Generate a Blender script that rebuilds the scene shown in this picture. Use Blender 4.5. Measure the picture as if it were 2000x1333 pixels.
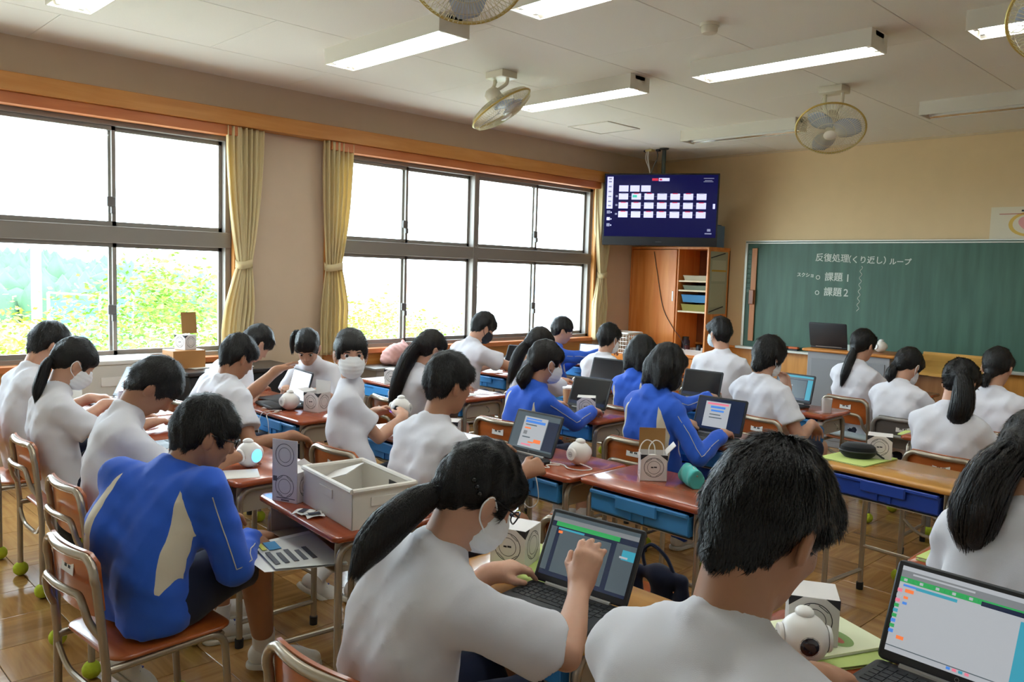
import bpy, bmesh, math, random
import numpy as np
import openvdb as vdb
from mathutils import Matrix, Vector

R_ = random.Random(7)
NR = np.random.RandomState(11)
for _o in list(bpy.data.objects):
    bpy.data.objects.remove(_o)
scene = bpy.context.scene
COL = scene.collection

# ------------------------------------------------------------------ camera, world, light, exposure
CEIL = 2.944
cam_d = bpy.data.cameras.new('camera')
cam_d.sensor_width = 36.0
cam_d.sensor_fit = 'HORIZONTAL'
cam_d.lens = 28.8
cam_d.clip_end = 800
cam = bpy.data.objects.new('camera', cam_d)
COL.objects.link(cam)
_yaw, _pit, _rol = 0.794431, 0.083478, 0.030256
_f = np.array([-math.sin(_yaw) * math.cos(_pit), math.cos(_yaw) * math.cos(_pit), -math.sin(_pit)])
_r = np.array([math.cos(_yaw), math.sin(_yaw), 0])
_u = np.cross(_r, _f)
_r2 = _r * math.cos(_rol) + _u * math.sin(_rol)
_u2 = -_r * math.sin(_rol) + _u * math.cos(_rol)
cam.matrix_world = Matrix(((_r2[0], _u2[0], -_f[0], 6.2308), (_r2[1], _u2[1], -_f[1], -8.5911), (_r2[2], _u2[2], -_f[2], 1.5), (0, 0, 0, 1)))
scene.camera = cam

world = bpy.data.worlds.new('overcast_sky')
world.use_nodes = True
_bg = world.node_tree.nodes['Background']
_bg.inputs['Color'].default_value = (0.74, 0.88, 1.0, 1)
_bg.inputs['Strength'].default_value = 6.5
scene.world = world

sun_d = bpy.data.lights.new('sun', 'SUN')
sun_d.energy = 6.0
sun_d.angle = 0.02
sun_d.color = (1.0, 0.95, 0.85)
sun = bpy.data.objects.new('sun', sun_d)
sun.rotation_euler = (math.radians(20), math.radians(38), 0)   # from behind the building, high: lights the trees, never enters the windows
COL.objects.link(sun)

for _y0, _y1 in ((-9.1, -5.62), (-4.75, -1.22)):                # portals only guide daylight sampling through the two window bays
    _ld = bpy.data.lights.new('window_portal', 'AREA')
    _ld.shape = 'RECTANGLE'
    _ld.size = 1.75
    _ld.size_y = _y1 - _y0
    _ld.cycles.is_portal = True
    _lo = bpy.data.objects.new('window_portal', _ld)
    _lo.location = (-0.16, (_y0 + _y1) / 2, 1.64)
    _lo.rotation_euler = (0, -math.pi / 2, 0)
    COL.objects.link(_lo)

vs = scene.view_settings
vs.view_transform = 'Standard'
vs.look = 'None'
vs.gamma = 1.0
vs.use_curve_mapping = False
vs.exposure = 1.3
scene.cycles.max_bounces = 10
scene.cycles.diffuse_bounces = 5
scene.cycles.glossy_bounces = 4
scene.cycles.transparent_max_bounces = 12
scene.cycles.sample_clamp_indirect = 6.0
scene.cycles.caustics_reflective = False
scene.cycles.caustics_refractive = False


# ------------------------------------------------------------------ materials
def lin(h):
    h = h.lstrip('#')
    c = [int(h[i:i + 2], 16) / 255 for i in (0, 2, 4)]
    return tuple(x / 12.92 if x <= 0.04045 else ((x + 0.055) / 1.055) ** 2.4 for x in c) + (1,)


MATS = {}


def mat(name, col, rough=0.6, metal=0.0, spec=0.5, emit=None, estr=0.0, alpha=1.0, trans=0.0, noise=0.0, nscale=20.0, bump=0.0, bscale=200.0, coat=0.0, sheen=0.0, subsurf=0.0):
    if name in MATS:
        return MATS[name]
    m = bpy.data.materials.new(name)
    m.use_nodes = True
    nt = m.node_tree
    b = nt.nodes['Principled BSDF']
    c = lin(col) if isinstance(col, str) else tuple(col) + ((1,) if len(col) == 3 else ())
    b.inputs['Base Color'].default_value = c
    b.inputs['Roughness'].default_value = rough
    b.inputs['Metallic'].default_value = metal
    b.inputs['Specular IOR Level'].default_value = spec
    b.inputs['Alpha'].default_value = alpha
    b.inputs['Transmission Weight'].default_value = trans
    b.inputs['Coat Weight'].default_value = coat
    b.inputs['Sheen Weight'].default_value = sheen
    if subsurf:
        b.inputs['Subsurface Weight'].default_value = subsurf
        b.inputs['Subsurface Radius'].default_value = (0.01, 0.004, 0.002)
        b.inputs['Subsurface Scale'].default_value = 1.0
    if emit:
        b.inputs['Emission Color'].default_value = lin(emit) if isinstance(emit, str) else tuple(emit) + (1,)
        b.inputs['Emission Strength'].default_value = estr
    if noise or bump:
        tc = nt.nodes.new('ShaderNodeTexCoord')
    if noise:
        n = nt.nodes.new('ShaderNodeTexNoise')
        n.inputs['Scale'].default_value = nscale
        n.inputs['Detail'].default_value = 4
        nt.links.new(tc.outputs['Object'], n.inputs['Vector'])
        mx = nt.nodes.new('ShaderNodeMix')
        mx.data_type = 'RGBA'
        mx.inputs['A'].default_value = tuple(max(0, x * (1 - noise)) for x in c[:3]) + (1,)
        mx.inputs['B'].default_value = tuple(min(1, x * (1 + noise)) for x in c[:3]) + (1,)
        nt.links.new(n.outputs['Fac'], mx.inputs['Factor'])
        nt.links.new(mx.outputs['Result'], b.inputs['Base Color'])
    if bump:
        n2 = nt.nodes.new('ShaderNodeTexNoise')
        n2.inputs['Scale'].default_value = bscale
        n2.inputs['Detail'].default_value = 3
        nt.links.new(tc.outputs['Object'], n2.inputs['Vector'])
        bp = nt.nodes.new('ShaderNodeBump')
        bp.inputs['Strength'].default_value = bump
        bp.inputs['Distance'].default_value = 0.004
        nt.links.new(n2.outputs['Fac'], bp.inputs['Height'])
        nt.links.new(bp.outputs['Normal'], b.inputs['Normal'])
    MATS[name] = m
    return m


def wood(name, dark, light, rough=0.35, axis=0, scale=1.0, vary=0.0, coat=0.0, fine=1.0):
    """grain stretched along a local axis; vary shifts brightness piece by piece"""
    m = bpy.data.materials.new(name)
    m.use_nodes = True
    nt = m.node_tree
    b = nt.nodes['Principled BSDF']
    b.inputs['Roughness'].default_value = rough
    b.inputs['Coat Weight'].default_value = coat
    b.inputs['Coat Roughness'].default_value = 0.12
    tc = nt.nodes.new('ShaderNodeTexCoord')
    oi = nt.nodes.new('ShaderNodeObjectInfo')
    add = nt.nodes.new('ShaderNodeVectorMath')
    add.operation = 'ADD'
    rv = nt.nodes.new('ShaderNodeVectorMath')
    rv.operation = 'SCALE'
    rv.inputs[0].default_value = (13.1, 7.7, 3.3)
    nt.links.new(oi.outputs['Random'], rv.inputs['Scale'])
    nt.links.new(tc.outputs['Object'], add.inputs[0])
    nt.links.new(rv.outputs[0], add.inputs[1])
    mp = nt.nodes.new('ShaderNodeMapping')
    s = [18 * scale * fine] * 3
    s[axis] = 1.6 * scale
    mp.inputs['Scale'].default_value = s
    nt.links.new(add.outputs[0], mp.inputs['Vector'])
    n = nt.nodes.new('ShaderNodeTexNoise')
    n.inputs['Scale'].default_value = 1.0
    n.inputs['Detail'].default_value = 6
    n.inputs['Distortion'].default_value = 0.6
    nt.links.new(mp.outputs[0], n.inputs['Vector'])
    cr = nt.nodes.new('ShaderNodeValToRGB')
    cr.color_ramp.elements[0].position = 0.3
    cr.color_ramp.elements[1].position = 0.72
    cr.color_ramp.elements[0].color = lin(dark)
    cr.color_ramp.elements[1].color = lin(light)
    nt.links.new(n.outputs['Fac'], cr.inputs['Fac'])
    out = cr.outputs['Color']
    if vary:
        hv = nt.nodes.new('ShaderNodeHueSaturation')
        ma = nt.nodes.new('ShaderNodeMath')
        ma.operation = 'MULTIPLY_ADD'
        ma.inputs[1].default_value = vary
        ma.inputs[2].default_value = 1 - vary / 2
        nt.links.new(oi.outputs['Random'], ma.inputs[0])
        nt.links.new(ma.outputs[0], hv.inputs['Value'])
        nt.links.new(out, hv.inputs['Color'])
        out = hv.outputs['Color']
    nt.links.new(out, b.inputs['Base Color'])
    MATS[name] = m
    return m


def cloth(name, col, rough=0.85, bump=0.25, bscale=900.0, panel=None):
    m = mat(name, col, rough=rough, bump=bump, bscale=bscale, sheen=0.15, spec=0.25)
    if panel:
        nt = m.node_tree
        b = nt.nodes['Principled BSDF']
        at = nt.nodes.new('ShaderNodeAttribute')
        at.attribute_name = 'panel'
        gt = nt.nodes.new('ShaderNodeMath')
        gt.operation = 'GREATER_THAN'
        gt.inputs[1].default_value = 0.0
        nt.links.new(at.outputs['Fac'], gt.inputs[0])
        mx = nt.nodes.new('ShaderNodeMix')
        mx.data_type = 'RGBA'
        mx.inputs['A'].default_value = lin(col)
        mx.inputs['B'].default_value = lin(panel)
        nt.links.new(gt.outputs[0], mx.inputs['Factor'])
        nt.links.new(mx.outputs['Result'], b.inputs['Base Color'])
    return m


wall_m = mat('wall_paint', '#d8bd92', rough=0.8, noise=0.05, nscale=6, bump=0.12, bscale=260)
wall_l = mat('wall_paint_window_side', '#cbb59c', rough=0.8, noise=0.04, nscale=6, bump=0.12, bscale=260)
ceil_m = mat('ceiling_board', '#ece7dd', rough=0.9, noise=0.06, nscale=220, bump=0.5, bscale=320)
floor_m = wood('floor_parquet', '#8a6233', '#b58a52', rough=0.16, axis=0, scale=1.3, vary=0.35, coat=0.25)
pelmet_m = wood('pelmet_wood', '#b9742c', '#d0924a', rough=0.45, axis=1, scale=0.8)
head_m = wood('casing_wood', '#b8642e', '#cf8048', rough=0.45, axis=1, scale=0.8)
jamb_m = wood('jamb_wood', '#bd7a34', '#d99a52', rough=0.45, axis=2, scale=0.8)
wains_m = wood('wainscot_wood', '#b97a32', '#d79a4b', rough=0.4, axis=2, scale=0.7)
alu_m = mat('bronze_aluminium', '#857e77', rough=0.5, metal=0.15)
latch_m = mat('latch_grey', '#6a6866', rough=0.5, metal=0.2)
cab_m = wood('cabinet_wood', '#d5782e', '#f0a055', rough=0.35, axis=2, scale=0.6)
desk_red = wood('desk_top_red', '#8e3d1d', '#a85230', rough=0.22, axis=0, scale=0.7, vary=0.12, coat=0.35)
desk_oak = wood('desk_top_oak', '#b47a34', '#cf974c', rough=0.24, axis=0, scale=0.7, coat=0.35)
ply_m = wood('chair_plywood', '#9c4b1c', '#bb652e', rough=0.28, axis=0, scale=0.8, vary=0.15, coat=0.3)
pipe_m = mat('beige_steel_pipe', '#a89c8a', rough=0.24, metal=0.55, spec=0.6)
steel_m = mat('beige_steel_sheet', '#b3a691', rough=0.5, metal=0.1)
grey_m = mat('grey_steel', '#8e8a86', rough=0.4, metal=0.3)
rubber_m = mat('black_rubber', '#1b1a1a', rough=0.7)
ball_m = mat('tennis_felt', '#b6c72e', rough=0.95, noise=0.15, nscale=90, bump=0.6, bscale=400)
white_m = mat('white_plastic', '#e9e6e2', rough=0.35)
paper_m = mat('paper_white', '#eceae6', rough=0.8)
print_m = mat('print_black', '#26242a', rough=0.7)
card_m = mat('white_card', '#dcd7d5', rough=0.6)
kraft_m = mat('brown_card', '#9c7340', rough=0.8)
blue_bin = mat('blue_plastic', '#3f8fd0', rough=0.4)
navy_bin = mat('navy_plastic', '#1c3f9c', rough=0.4)
black_m = mat('black_plastic', '#191a1d', rough=0.42)
dark_m = mat('dark_grey_plastic', '#2c2e32', rough=0.5)
key_m = mat('key_black', '#15161a', rough=0.55)
silver_m = mat('silver_trim', '#9b9a98', rough=0.3, metal=0.8)
cable_m = mat('white_cable', '#e5e0da', rough=0.45)
curtain_m = cloth('curtain_cream', '#ecdcae', rough=0.9, bump=0.2, bscale=500)
_cn = curtain_m.node_tree
_ct = _cn.nodes.new('ShaderNodeBsdfTranslucent')
_ct.inputs[0].default_value = lin('#ecdcae')
_cm = _cn.nodes.new('ShaderNodeMixShader')
_cm.inputs[0].default_value = 0.3
_cn.links.new(_cn.nodes['Principled BSDF'].outputs[0], _cm.inputs[1])
_cn.links.new(_ct.outputs[0], _cm.inputs[2])
_cn.links.new(_cm.outputs[0], _cn.nodes['Material Output'].inputs[0])
skin_m = mat('skin', '#c99b82', rough=0.5, spec=0.35, noise=0.04, nscale=40, subsurf=0.15)
skin_d = mat('skin_tanned', '#ab7c60', rough=0.5, spec=0.35, noise=0.04, nscale=40, subsurf=0.15)
def hair_mat(name, a, b):
    m = mat(name, a, rough=0.42, spec=0.4)
    nt = m.node_tree
    bs = nt.nodes['Principled BSDF']
    tc = nt.nodes.new('ShaderNodeTexCoord')
    mp = nt.nodes.new('ShaderNodeMapping')
    mp.inputs['Scale'].default_value = (420, 420, 26)
    n = nt.nodes.new('ShaderNodeTexNoise')
    n.inputs['Scale'].default_value = 1.0
    n.inputs['Detail'].default_value = 3
    nt.links.new(tc.outputs['Object'], mp.inputs[0])
    nt.links.new(mp.outputs[0], n.inputs['Vector'])
    cr = nt.nodes.new('ShaderNodeValToRGB')
    cr.color_ramp.elements[0].position = .35
    cr.color_ramp.elements[1].position = .75
    cr.color_ramp.elements[0].color = lin(a)
    cr.color_ramp.elements[1].color = lin(b)
    nt.links.new(n.outputs['Fac'], cr.inputs[0])
    nt.links.new(cr.outputs[0], bs.inputs['Base Color'])
    bp = nt.nodes.new('ShaderNodeBump')
    bp.inputs['Strength'].default_value = .9
    bp.inputs['Distance'].default_value = .003
    nt.links.new(n.outputs['Fac'], bp.inputs['Height'])
    nt.links.new(bp.outputs[0], bs.inputs['Normal'])
    return m


hair_m = hair_mat('hair_black', '#070606', '#15110f')
hair_b = hair_mat('hair_dark_brown', '#0b0807', '#211812')
tee_m = cloth('white_cotton', '#dadae2')
blue_m = cloth('blue_jersey', '#2c5fd0', rough=0.75, panel='#d8d0bd')
navy_m = cloth('navy_jersey', '#161c33', rough=0.85)
piping_m = mat('jacket_piping', '#c9c3b6', rough=0.7)
mask_m = mat('mask_fabric', '#eef0f2', rough=0.85, bump=0.2, bscale=700)
maskb_m = mat('mask_black', '#22232a', rough=0.85)
sock_m = mat('white_sock', '#e4e2e0', rough=0.95, bump=0.4, bscale=500)
shoe_m = mat('white_shoe', '#d9d6cf', rough=0.6)
sole_m = mat('shoe_sole', '#c9c4b6', rough=0.7)
lace_m = mat('blue_lace', '#2b3a8c', rough=0.8)
eye_m = mat('eye_white', '#e8e4df', rough=0.2)
iris_m = mat('iris_dark', '#1a0f0a', rough=0.15)
glass_m = mat('window_glass', '#ffffff', rough=0.0, trans=1.0, spec=0.5)
tube_on = mat('fluorescent_tube_lit', '#ffffff', emit=(0.86, 0.95, 1.0), estr=10.0)
tube_off = mat('fluorescent_tube_unlit', '#e6e4dc', rough=0.3)
enamel_m = mat('lamp_enamel', '#dcd6c8', rough=0.4)
refl_m = mat('lamp_reflector', '#e8e6e0', rough=0.12, metal=0.85)
fan_m = mat('fan_ivory', '#d8cfba', rough=0.4)
fanrim_m = mat('fan_rim_yellowed', '#bfa558', rough=0.35, metal=0.3)
blade_m = mat('fan_blade_blue', '#b4c0d2', rough=0.2, alpha=0.6)
green_m = mat('pale_green_paper', '#bfd27a', rough=0.7)
teal_m = cloth('teal_fabric', '#4fb3ad', bump=0.3, bscale=700)
board_m = None


# ------------------------------------------------------------------ mesh helpers
class MB:
    """collects simple solids and links them as one mesh object"""

    def __init__(s):
        s.v = []
        s.f = []
        s.m = []
        s.cm = 0

    def slot(s, i):
        s.cm = i
        return s

    def face(s, pts):
        n = len(s.v)
        s.v += [tuple(p) for p in pts]
        s.f.append(tuple(range(n, n + len(pts))))
        s.m.append(s.cm)
        return s

    def add(s, vs_, fs_):
        n = len(s.v)
        s.v += [tuple(p) for p in vs_]
        s.f += [tuple(i + n for i in f) for f in fs_]
        s.m += [s.cm] * len(fs_)
        return s

    def box(s, x0, x1, y0, y1, z0, z1, bev=0.0, seg=1):
        if bev <= 0:
            V = [(x, y, z) for x in (x0, x1) for y in (y0, y1) for z in (z0, z1)]
            return s.add(V, [(0, 1, 3, 2), (4, 6, 7, 5), (0, 4, 5, 1), (2, 3, 7, 6), (0, 2, 6, 4), (1, 5, 7, 3)])
        bm = bmesh.new()
        bmesh.ops.create_cube(bm, size=1.0)
        for v in bm.verts:
            v.co = Vector(((x0 + x1) / 2 + v.co.x * (x1 - x0), (y0 + y1) / 2 + v.co.y * (y1 - y0), (z0 + z1) / 2 + v.co.z * (z1 - z0)))
        bmesh.ops.bevel(bm, geom=bm.edges[:], offset=bev, segments=seg, affect='EDGES', profile=0.6)
        bm.verts.index_update()
        s.add([v.co[:] for v in bm.verts], [[v.index for v in f.verts] for f in bm.faces])
        bm.free()
        return s

    def tube(s, path, r, seg=8, closed=False, caps=True):
        P = [np.array(p, float) for p in path]
        n = len(P)
        rr = r if hasattr(r, '__len__') else [r] * n
        rings = []
        prev = None
        for i in range(n):
            a = P[i - 1] if (i > 0 or closed) else P[i]
            b = P[(i + 1) % n] if (i < n - 1 or closed) else P[i]
            t = b - a
            t = t / (np.linalg.norm(t) + 1e-12)
            if prev is None:
                ref = np.array([0, 0, 1.0]) if abs(t[2]) < 0.9 else np.array([1.0, 0, 0])
                u = np.cross(t, ref)
            else:
                u = prev - t * (prev @ t)
            u = u / (np.linalg.norm(u) + 1e-12)
            prev = u
            w = np.cross(t, u)
            rings.append([P[i] + rr[i] * (math.cos(2 * math.pi * k / seg) * u + math.sin(2 * math.pi * k / seg) * w) for k in range(seg)])
        V = [p for g in rings for p in g]
        F = []
        for i in range(n if closed else n - 1):
            j = (i + 1) % n
            for k in range(seg):
                k2 = (k + 1) % seg
                F.append((i * seg + k, i * seg + k2, j * seg + k2, j * seg + k))
        if caps and not closed:
            F.append(tuple(range(seg))[::-1])
            F.append(tuple((n - 1) * seg + k for k in range(seg)))
        return s.add(V, F)

    def lathe(s, prof, c=(0, 0, 0), axis='z', seg=24, cap0=False, cap1=False):
        V = []
        for (r, h) in prof:
            for k in range(seg):
                a = 2 * math.pi * k / seg
                x, y = r * math.cos(a), r * math.sin(a)
                p = {'z': (x, y, h), 'y': (x, -h, y), 'x': (h, x, y)}[axis]
                if axis == 'y':
                    p = (x, h, -y)
                V.append((p[0] + c[0], p[1] + c[1], p[2] + c[2]))
        F = []
        for i in range(len(prof) - 1):
            for k in range(seg):
                k2 = (k + 1) % seg
                F.append((i * seg + k, i * seg + k2, (i + 1) * seg + k2, (i + 1) * seg + k))
        if cap0:
            F.append(tuple(range(seg))[::-1])
        if cap1:
            F.append(tuple((len(prof) - 1) * seg + k for k in range(seg)))
        return s.add(V, F)

    def sphere(s, c, r, seg=16, rings=10):
        rx, ry, rz = r if hasattr(r, '__len__') else (r, r, r)
        V = []
        F = []
        for i in range(rings + 1):
            th = math.pi * i / rings
            for k in range(seg):
                a = 2 * math.pi * k / seg
                V.append((c[0] + rx * math.sin(th) * math.cos(a), c[1] + ry * math.sin(th) * math.sin(a), c[2] + rz * math.cos(th)))
        for i in range(rings):
            for k in range(seg):
                k2 = (k + 1) % seg
                F.append((i * seg + k, (i + 1) * seg + k, (i + 1) * seg + k2, i * seg + k2))
        return s.add(V, F)

    def ring(s, c, r0, r1, u, w, seg=28):
        """flat annulus in the plane of u, w"""
        c, u, w = np.array(c, float), np.array(u, float), np.array(w, float)
        V = []
        F = []
        for k in range(seg):
            a = 2 * math.pi * k / seg
            d = math.cos(a) * u + math.sin(a) * w
            V += [c + r0 * d, c + r1 * d]
        for k in range(seg):
            k2 = (k + 1) % seg
            F.append((2 * k, 2 * k + 1, 2 * k2 + 1, 2 * k2))
        return s.add(V, F)

    def mesh(s, name, smooth=True, angle=40):
        me = bpy.data.meshes.new(name)
        me.from_pydata(s.v, [], s.f)
        me.update()
        if s.m and max(s.m) > 0:
            me.polygons.foreach_set('material_index', s.m)
        bm = bmesh.new()
        bm.from_mesh(me)
        bmesh.ops.remove_doubles(bm, verts=bm.verts, dist=1e-5)
        bmesh.ops.recalc_face_normals(bm, faces=bm.faces)
        bm.to_mesh(me)
        bm.free()
        if smooth:
            me.polygons.foreach_set('use_smooth', [True] * len(me.polygons))
            me.set_sharp_from_angle(angle=math.radians(angle))
        return me

    def build(s, name, m, parent=None, smooth=True, loc=(0, 0, 0), rot=(0, 0, 0), angle=40):
        return put(name, s.mesh(name, smooth, angle), m, parent, loc, rot)


def put(name, me, m, parent=None, loc=(0, 0, 0), rot=(0, 0, 0)):
    o = bpy.data.objects.new(name, me)
    COL.objects.link(o)
    ms = m if isinstance(m, (list, tuple)) else [m]
    if len(me.materials) == 0:
        for x in ms:
            me.materials.append(x)
    else:
        for i, x in enumerate(ms):
            if me.materials[i] is not x:
                o.material_slots[i].link = 'OBJECT'
                o.material_slots[i].material = x
    o.location = loc
    o.rotation_euler = rot
    if parent is not None:
        o.parent = parent
    return o


def fillet(pts, rad, n=5):
    """polyline with rounded inner corners"""
    P = [np.array(p, float) for p in pts]
    out = [P[0]]
    for i in range(1, len(P) - 1):
        a, b, c = P[i - 1], P[i], P[i + 1]
        d1, d2 = a - b, c - b
        l = min(rad, 0.49 * np.linalg.norm(d1), 0.49 * np.linalg.norm(d2))
        p, q = b + d1 / np.linalg.norm(d1) * l, b + d2 / np.linalg.norm(d2) * l
        for k in range(n + 1):
            t = k / n
            out.append((1 - t) ** 2 * p + 2 * t * (1 - t) * b + t * t * q)
    out.append(P[-1])
    return out


def bez(pts, n=10):
    """smooth curve through control points (Catmull-Rom)"""
    P = [np.array(p, float) for p in pts]
    P = [2 * P[0] - P[1]] + P + [2 * P[-1] - P[-2]]
    out = []
    for i in range(1, len(P) - 2):
        for k in range(n):
            t = k / n
            out.append(0.5 * ((2 * P[i]) + (P[i + 1] - P[i - 1]) * t + (2 * P[i - 1] - 5 * P[i] + 4 * P[i + 1] - P[i + 2]) * t * t + (3 * P[i] - P[i - 1] - 3 * P[i + 1] + P[i + 2]) * t ** 3))
    out.append(P[-2])
    return out


def tag(o, label, cat, group=None, kind=None):
    o['label'] = label
    if cat:
        o['category'] = cat
    if group:
        o['group'] = group
    if kind:
        o['kind'] = kind
    return o


def empty(name, loc=(0, 0, 0), rz=0.0, label=None, cat=None, group=None):
    o = bpy.data.objects.new(name, None)
    o.empty_display_size = 0.1
    COL.objects.link(o)
    o.location = loc
    o.rotation_euler = (0, 0, rz)
    if label:
        tag(o, label, cat, group)
    return o


def struct(o, label=None):
    o['kind'] = 'structure'
    if label:
        o['label'] = label
    return o


def text(name, body, size, m, parent=None, loc=(0, 0, 0), rot=(0, 0, 0), align='LEFT', off=0.0):
    cu = bpy.data.curves.new(name, 'FONT')
    cu.body = body
    cu.size = size
    cu.align_x = align
    cu.offset = off
    cu.extrude = 0.0004
    cu.resolution_u = 3
    tmp = bpy.data.objects.new(name, cu)
    COL.objects.link(tmp)
    me = bpy.data.meshes.new_from_object(tmp.evaluated_get(bpy.context.evaluated_depsgraph_get()))
    bpy.data.objects.remove(tmp)
    me.materials.clear()
    me.materials.append(m)
    o = bpy.data.objects.new(name, me)
    COL.objects.link(o)
    o.location = loc
    o.rotation_euler = rot
    if parent is not None:
        o.parent = parent
    return o
# ------------------------------------------------------------------ outdoors seen through the windows
GZ = -5.0
gr = MB().box(-260, -0.6, -160, 260, GZ - .5, GZ).build('ground', mat('outdoor_ground', '#a6a6a0', rough=.95, noise=.15, nscale=.4), smooth=False)
struct(gr, 'pale sunlit ground outside the windows')
rd = MB().box(-16, -11, -60, 90, GZ, GZ + .03).build('road', mat('pale_road', '#b9b6ac', rough=.9), smooth=False)
struct(rd, 'pale road outside')


def leaves(n, c, rad, size, seed, flat=.35):
    rs = np.random.RandomState(seed)
    # leaves gathered in twig clusters so that the crown has gaps
    m = max(12, n // 60)
    d = rs.normal(0, 1, (m, 3))
    d /= np.linalg.norm(d, axis=1, keepdims=True)
    cl = d * (rs.uniform(.35, 1.0, (m, 1)) ** .6) * np.array(rad)
    p = cl[rs.randint(0, m, n)] + rs.normal(0, .11, (n, 3)) * np.mean(rad)
    a = rs.normal(0, 1, (n, 3))
    a[:, 2] *= flat
    a /= np.linalg.norm(a, axis=1, keepdims=True)
    b = np.cross(a, rs.normal(0, 1, (n, 3)))
    b /= np.linalg.norm(b, axis=1, keepdims=True)
    s = size * rs.uniform(.6, 1.4, (n, 1))
    q = np.stack([p - a * s, p + b * s * .45, p + a * s, p - b * s * .45], 1).reshape(-1, 3) + np.array(c)
    return q, (4 * np.arange(n)[:, None] + np.arange(4))


leaf_a = mat('leaf_yellow_green', '#7f9a24', rough=.6, noise=.35, nscale=3)
leaf_b = mat('leaf_green', '#658a22', rough=.6, noise=.35, nscale=3)
for _m in (leaf_a, leaf_b):
    _m.node_tree.nodes['Principled BSDF'].inputs['Transmission Weight'].default_value = 0.0
bark_m = mat('bark', '#6d5a45', rough=.9, noise=.3, nscale=12)


def np_me(name, V, F):
    me = bpy.data.meshes.new(name)
    me.from_pydata(V.tolist(), [], F.tolist())
    return me


def tree(x, y, zc, rad, n, size, seed, m, label):
    o = empty('tree', (x, y, GZ), 0, label, 'tree', 'leafy trees outside the windows')
    V, F = leaves(n, (0, 0, zc - GZ), rad, size, seed)
    f = put('foliage', np_me('foliage', V, F), m, o)
    f['kind'] = 'stuff'
    tr = MB()
    tr.tube(bez([(0, 0, 0), (.05, .05, (zc - GZ) * .5), (0, 0, zc - GZ)], 5), [.12 - .006 * i for i in range(11)], 8)
    rs = random.Random(seed)
    for k in range(6):
        a = k * 1.05 + rs.uniform(-.3, .3)
        h0 = (zc - GZ) * rs.uniform(.55, .85)
        tr.tube([(0, 0, h0), (math.cos(a) * rad[0] * .4, math.sin(a) * rad[1] * .4, h0 + .5), (math.cos(a) * rad[0] * .75, math.sin(a) * rad[1] * .75, h0 + 1.1)], [.05, .03, .012], 6)
    tr.build('trunk', bark_m, o)
    return o


tree(-6.6, -3.5, -.25, (1.55, 1.6, 1.75), 11000, .05, 1, leaf_b, 'leafy green tree filling the right pane of the left window')
tree(-8.0, -5.2, -1.0, (1.6, 1.5, 1.7), 8000, .05, 2, leaf_a, 'yellow green tree low at the far left of the left window')
tree(-8.6, 1.5, -.85, (1.8, 1.7, 1.75), 8000, .055, 3, leaf_a, 'yellow green tree in the first pane of the middle window')
tree(-10.0, 4.2, -1.2, (1.7, 1.9, 1.6), 5000, .055, 4, leaf_b, 'leafy tree in the second pane of the middle window')
tree(-8.2, -1.4, -1.1, (1.5, 1.5, 1.3), 5000, .055, 6, leaf_a, 'low yellow green tree behind the pier between the windows')

# wooded hill, its haze put into the material colour
rs = np.random.RandomState(9)
HV, HF_ = [], []
ico = bmesh.new()
bmesh.ops.create_icosphere(ico, subdivisions=1, radius=1.0)
ico.verts.index_update()
iv = np.array([v.co[:] for v in ico.verts])
iff = np.array([[v.index for v in f.verts] for f in ico.faces])
ico.free()
cnt = 0
for k in range(1500):
    t = rs.uniform(0, 1)
    d = rs.uniform(95, 175)
    ang = math.radians(100 - 34 * t)           # left of +y as seen from the room
    x, y = 6.2 - d * math.sin(ang), -8.6 + d * math.cos(ang)
    hill = (d - 95) / 80 * 12 * max(0.0, 1 - t * 1.02) ** .8
    z = GZ + hill - 1.5
    s = rs.uniform(1.3, 2.4)
    vv = iv * np.array([s, s, s * rs.uniform(1.2, 1.9)]) * (1 + .22 * np.sin(iv[:, [1, 2, 0]] * 5 + k)) + np.array([x, y, z + s])
    HV.append(vv)
    HF_.append(iff + cnt)
    cnt += len(iv)
hill = put('wooded_hill_trees', np_me('wooded_hill_trees', np.concatenate(HV), np.concatenate(HF_)), mat('hazy_forest', '#33543a', rough=.95, noise=.3, nscale=.5))
hill.data.polygons.foreach_set('use_smooth', [True] * len(hill.data.polygons))
tag(hill, 'hazy blue green wooded hill far behind the left window', 'trees', kind='stuff')

# utility pole, sports net and a few houses
up_ = empty('utility_pole', (-22.8, -1.2, GZ), 0, 'white concrete utility pole before the wooded hill', 'pole')
MB().tube([(0, 0, 0), (0, 0, 11)], [.17, .13], 12).build('shaft', mat('concrete_white', '#d9d9d6', rough=.8), up_)
MB().box(-.05, .05, -.9, .9, 9.6, 9.72).build('cross_arm', mat('concrete_white2', '#c9c9c6', rough=.8), up_, smooth=False)
net = empty('sports_net', (-51, 8.9, GZ), math.radians(18), 'green sports net on posts before the hill', 'net')
MB().box(-.02, .02, -2.6, 3.4, 0.4, 3.9).build('mesh_panel', mat('net_green', '#3f9f96', rough=.8, alpha=.75), net, smooth=False)
for yy in (-2.6, .9, 3.4):
    MB().tube([(0, yy, 0), (0, yy, 4.4)], .09, 8).build('post', mat('post_white', '#dcdcd8', rough=.6), net)
MB().tube([(0, -2.6, 4.4), (0, 3.4, 4.0)], .06, 6).build('top_wire', mat('post_white2', '#e6e6e2', rough=.6), net)
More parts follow.
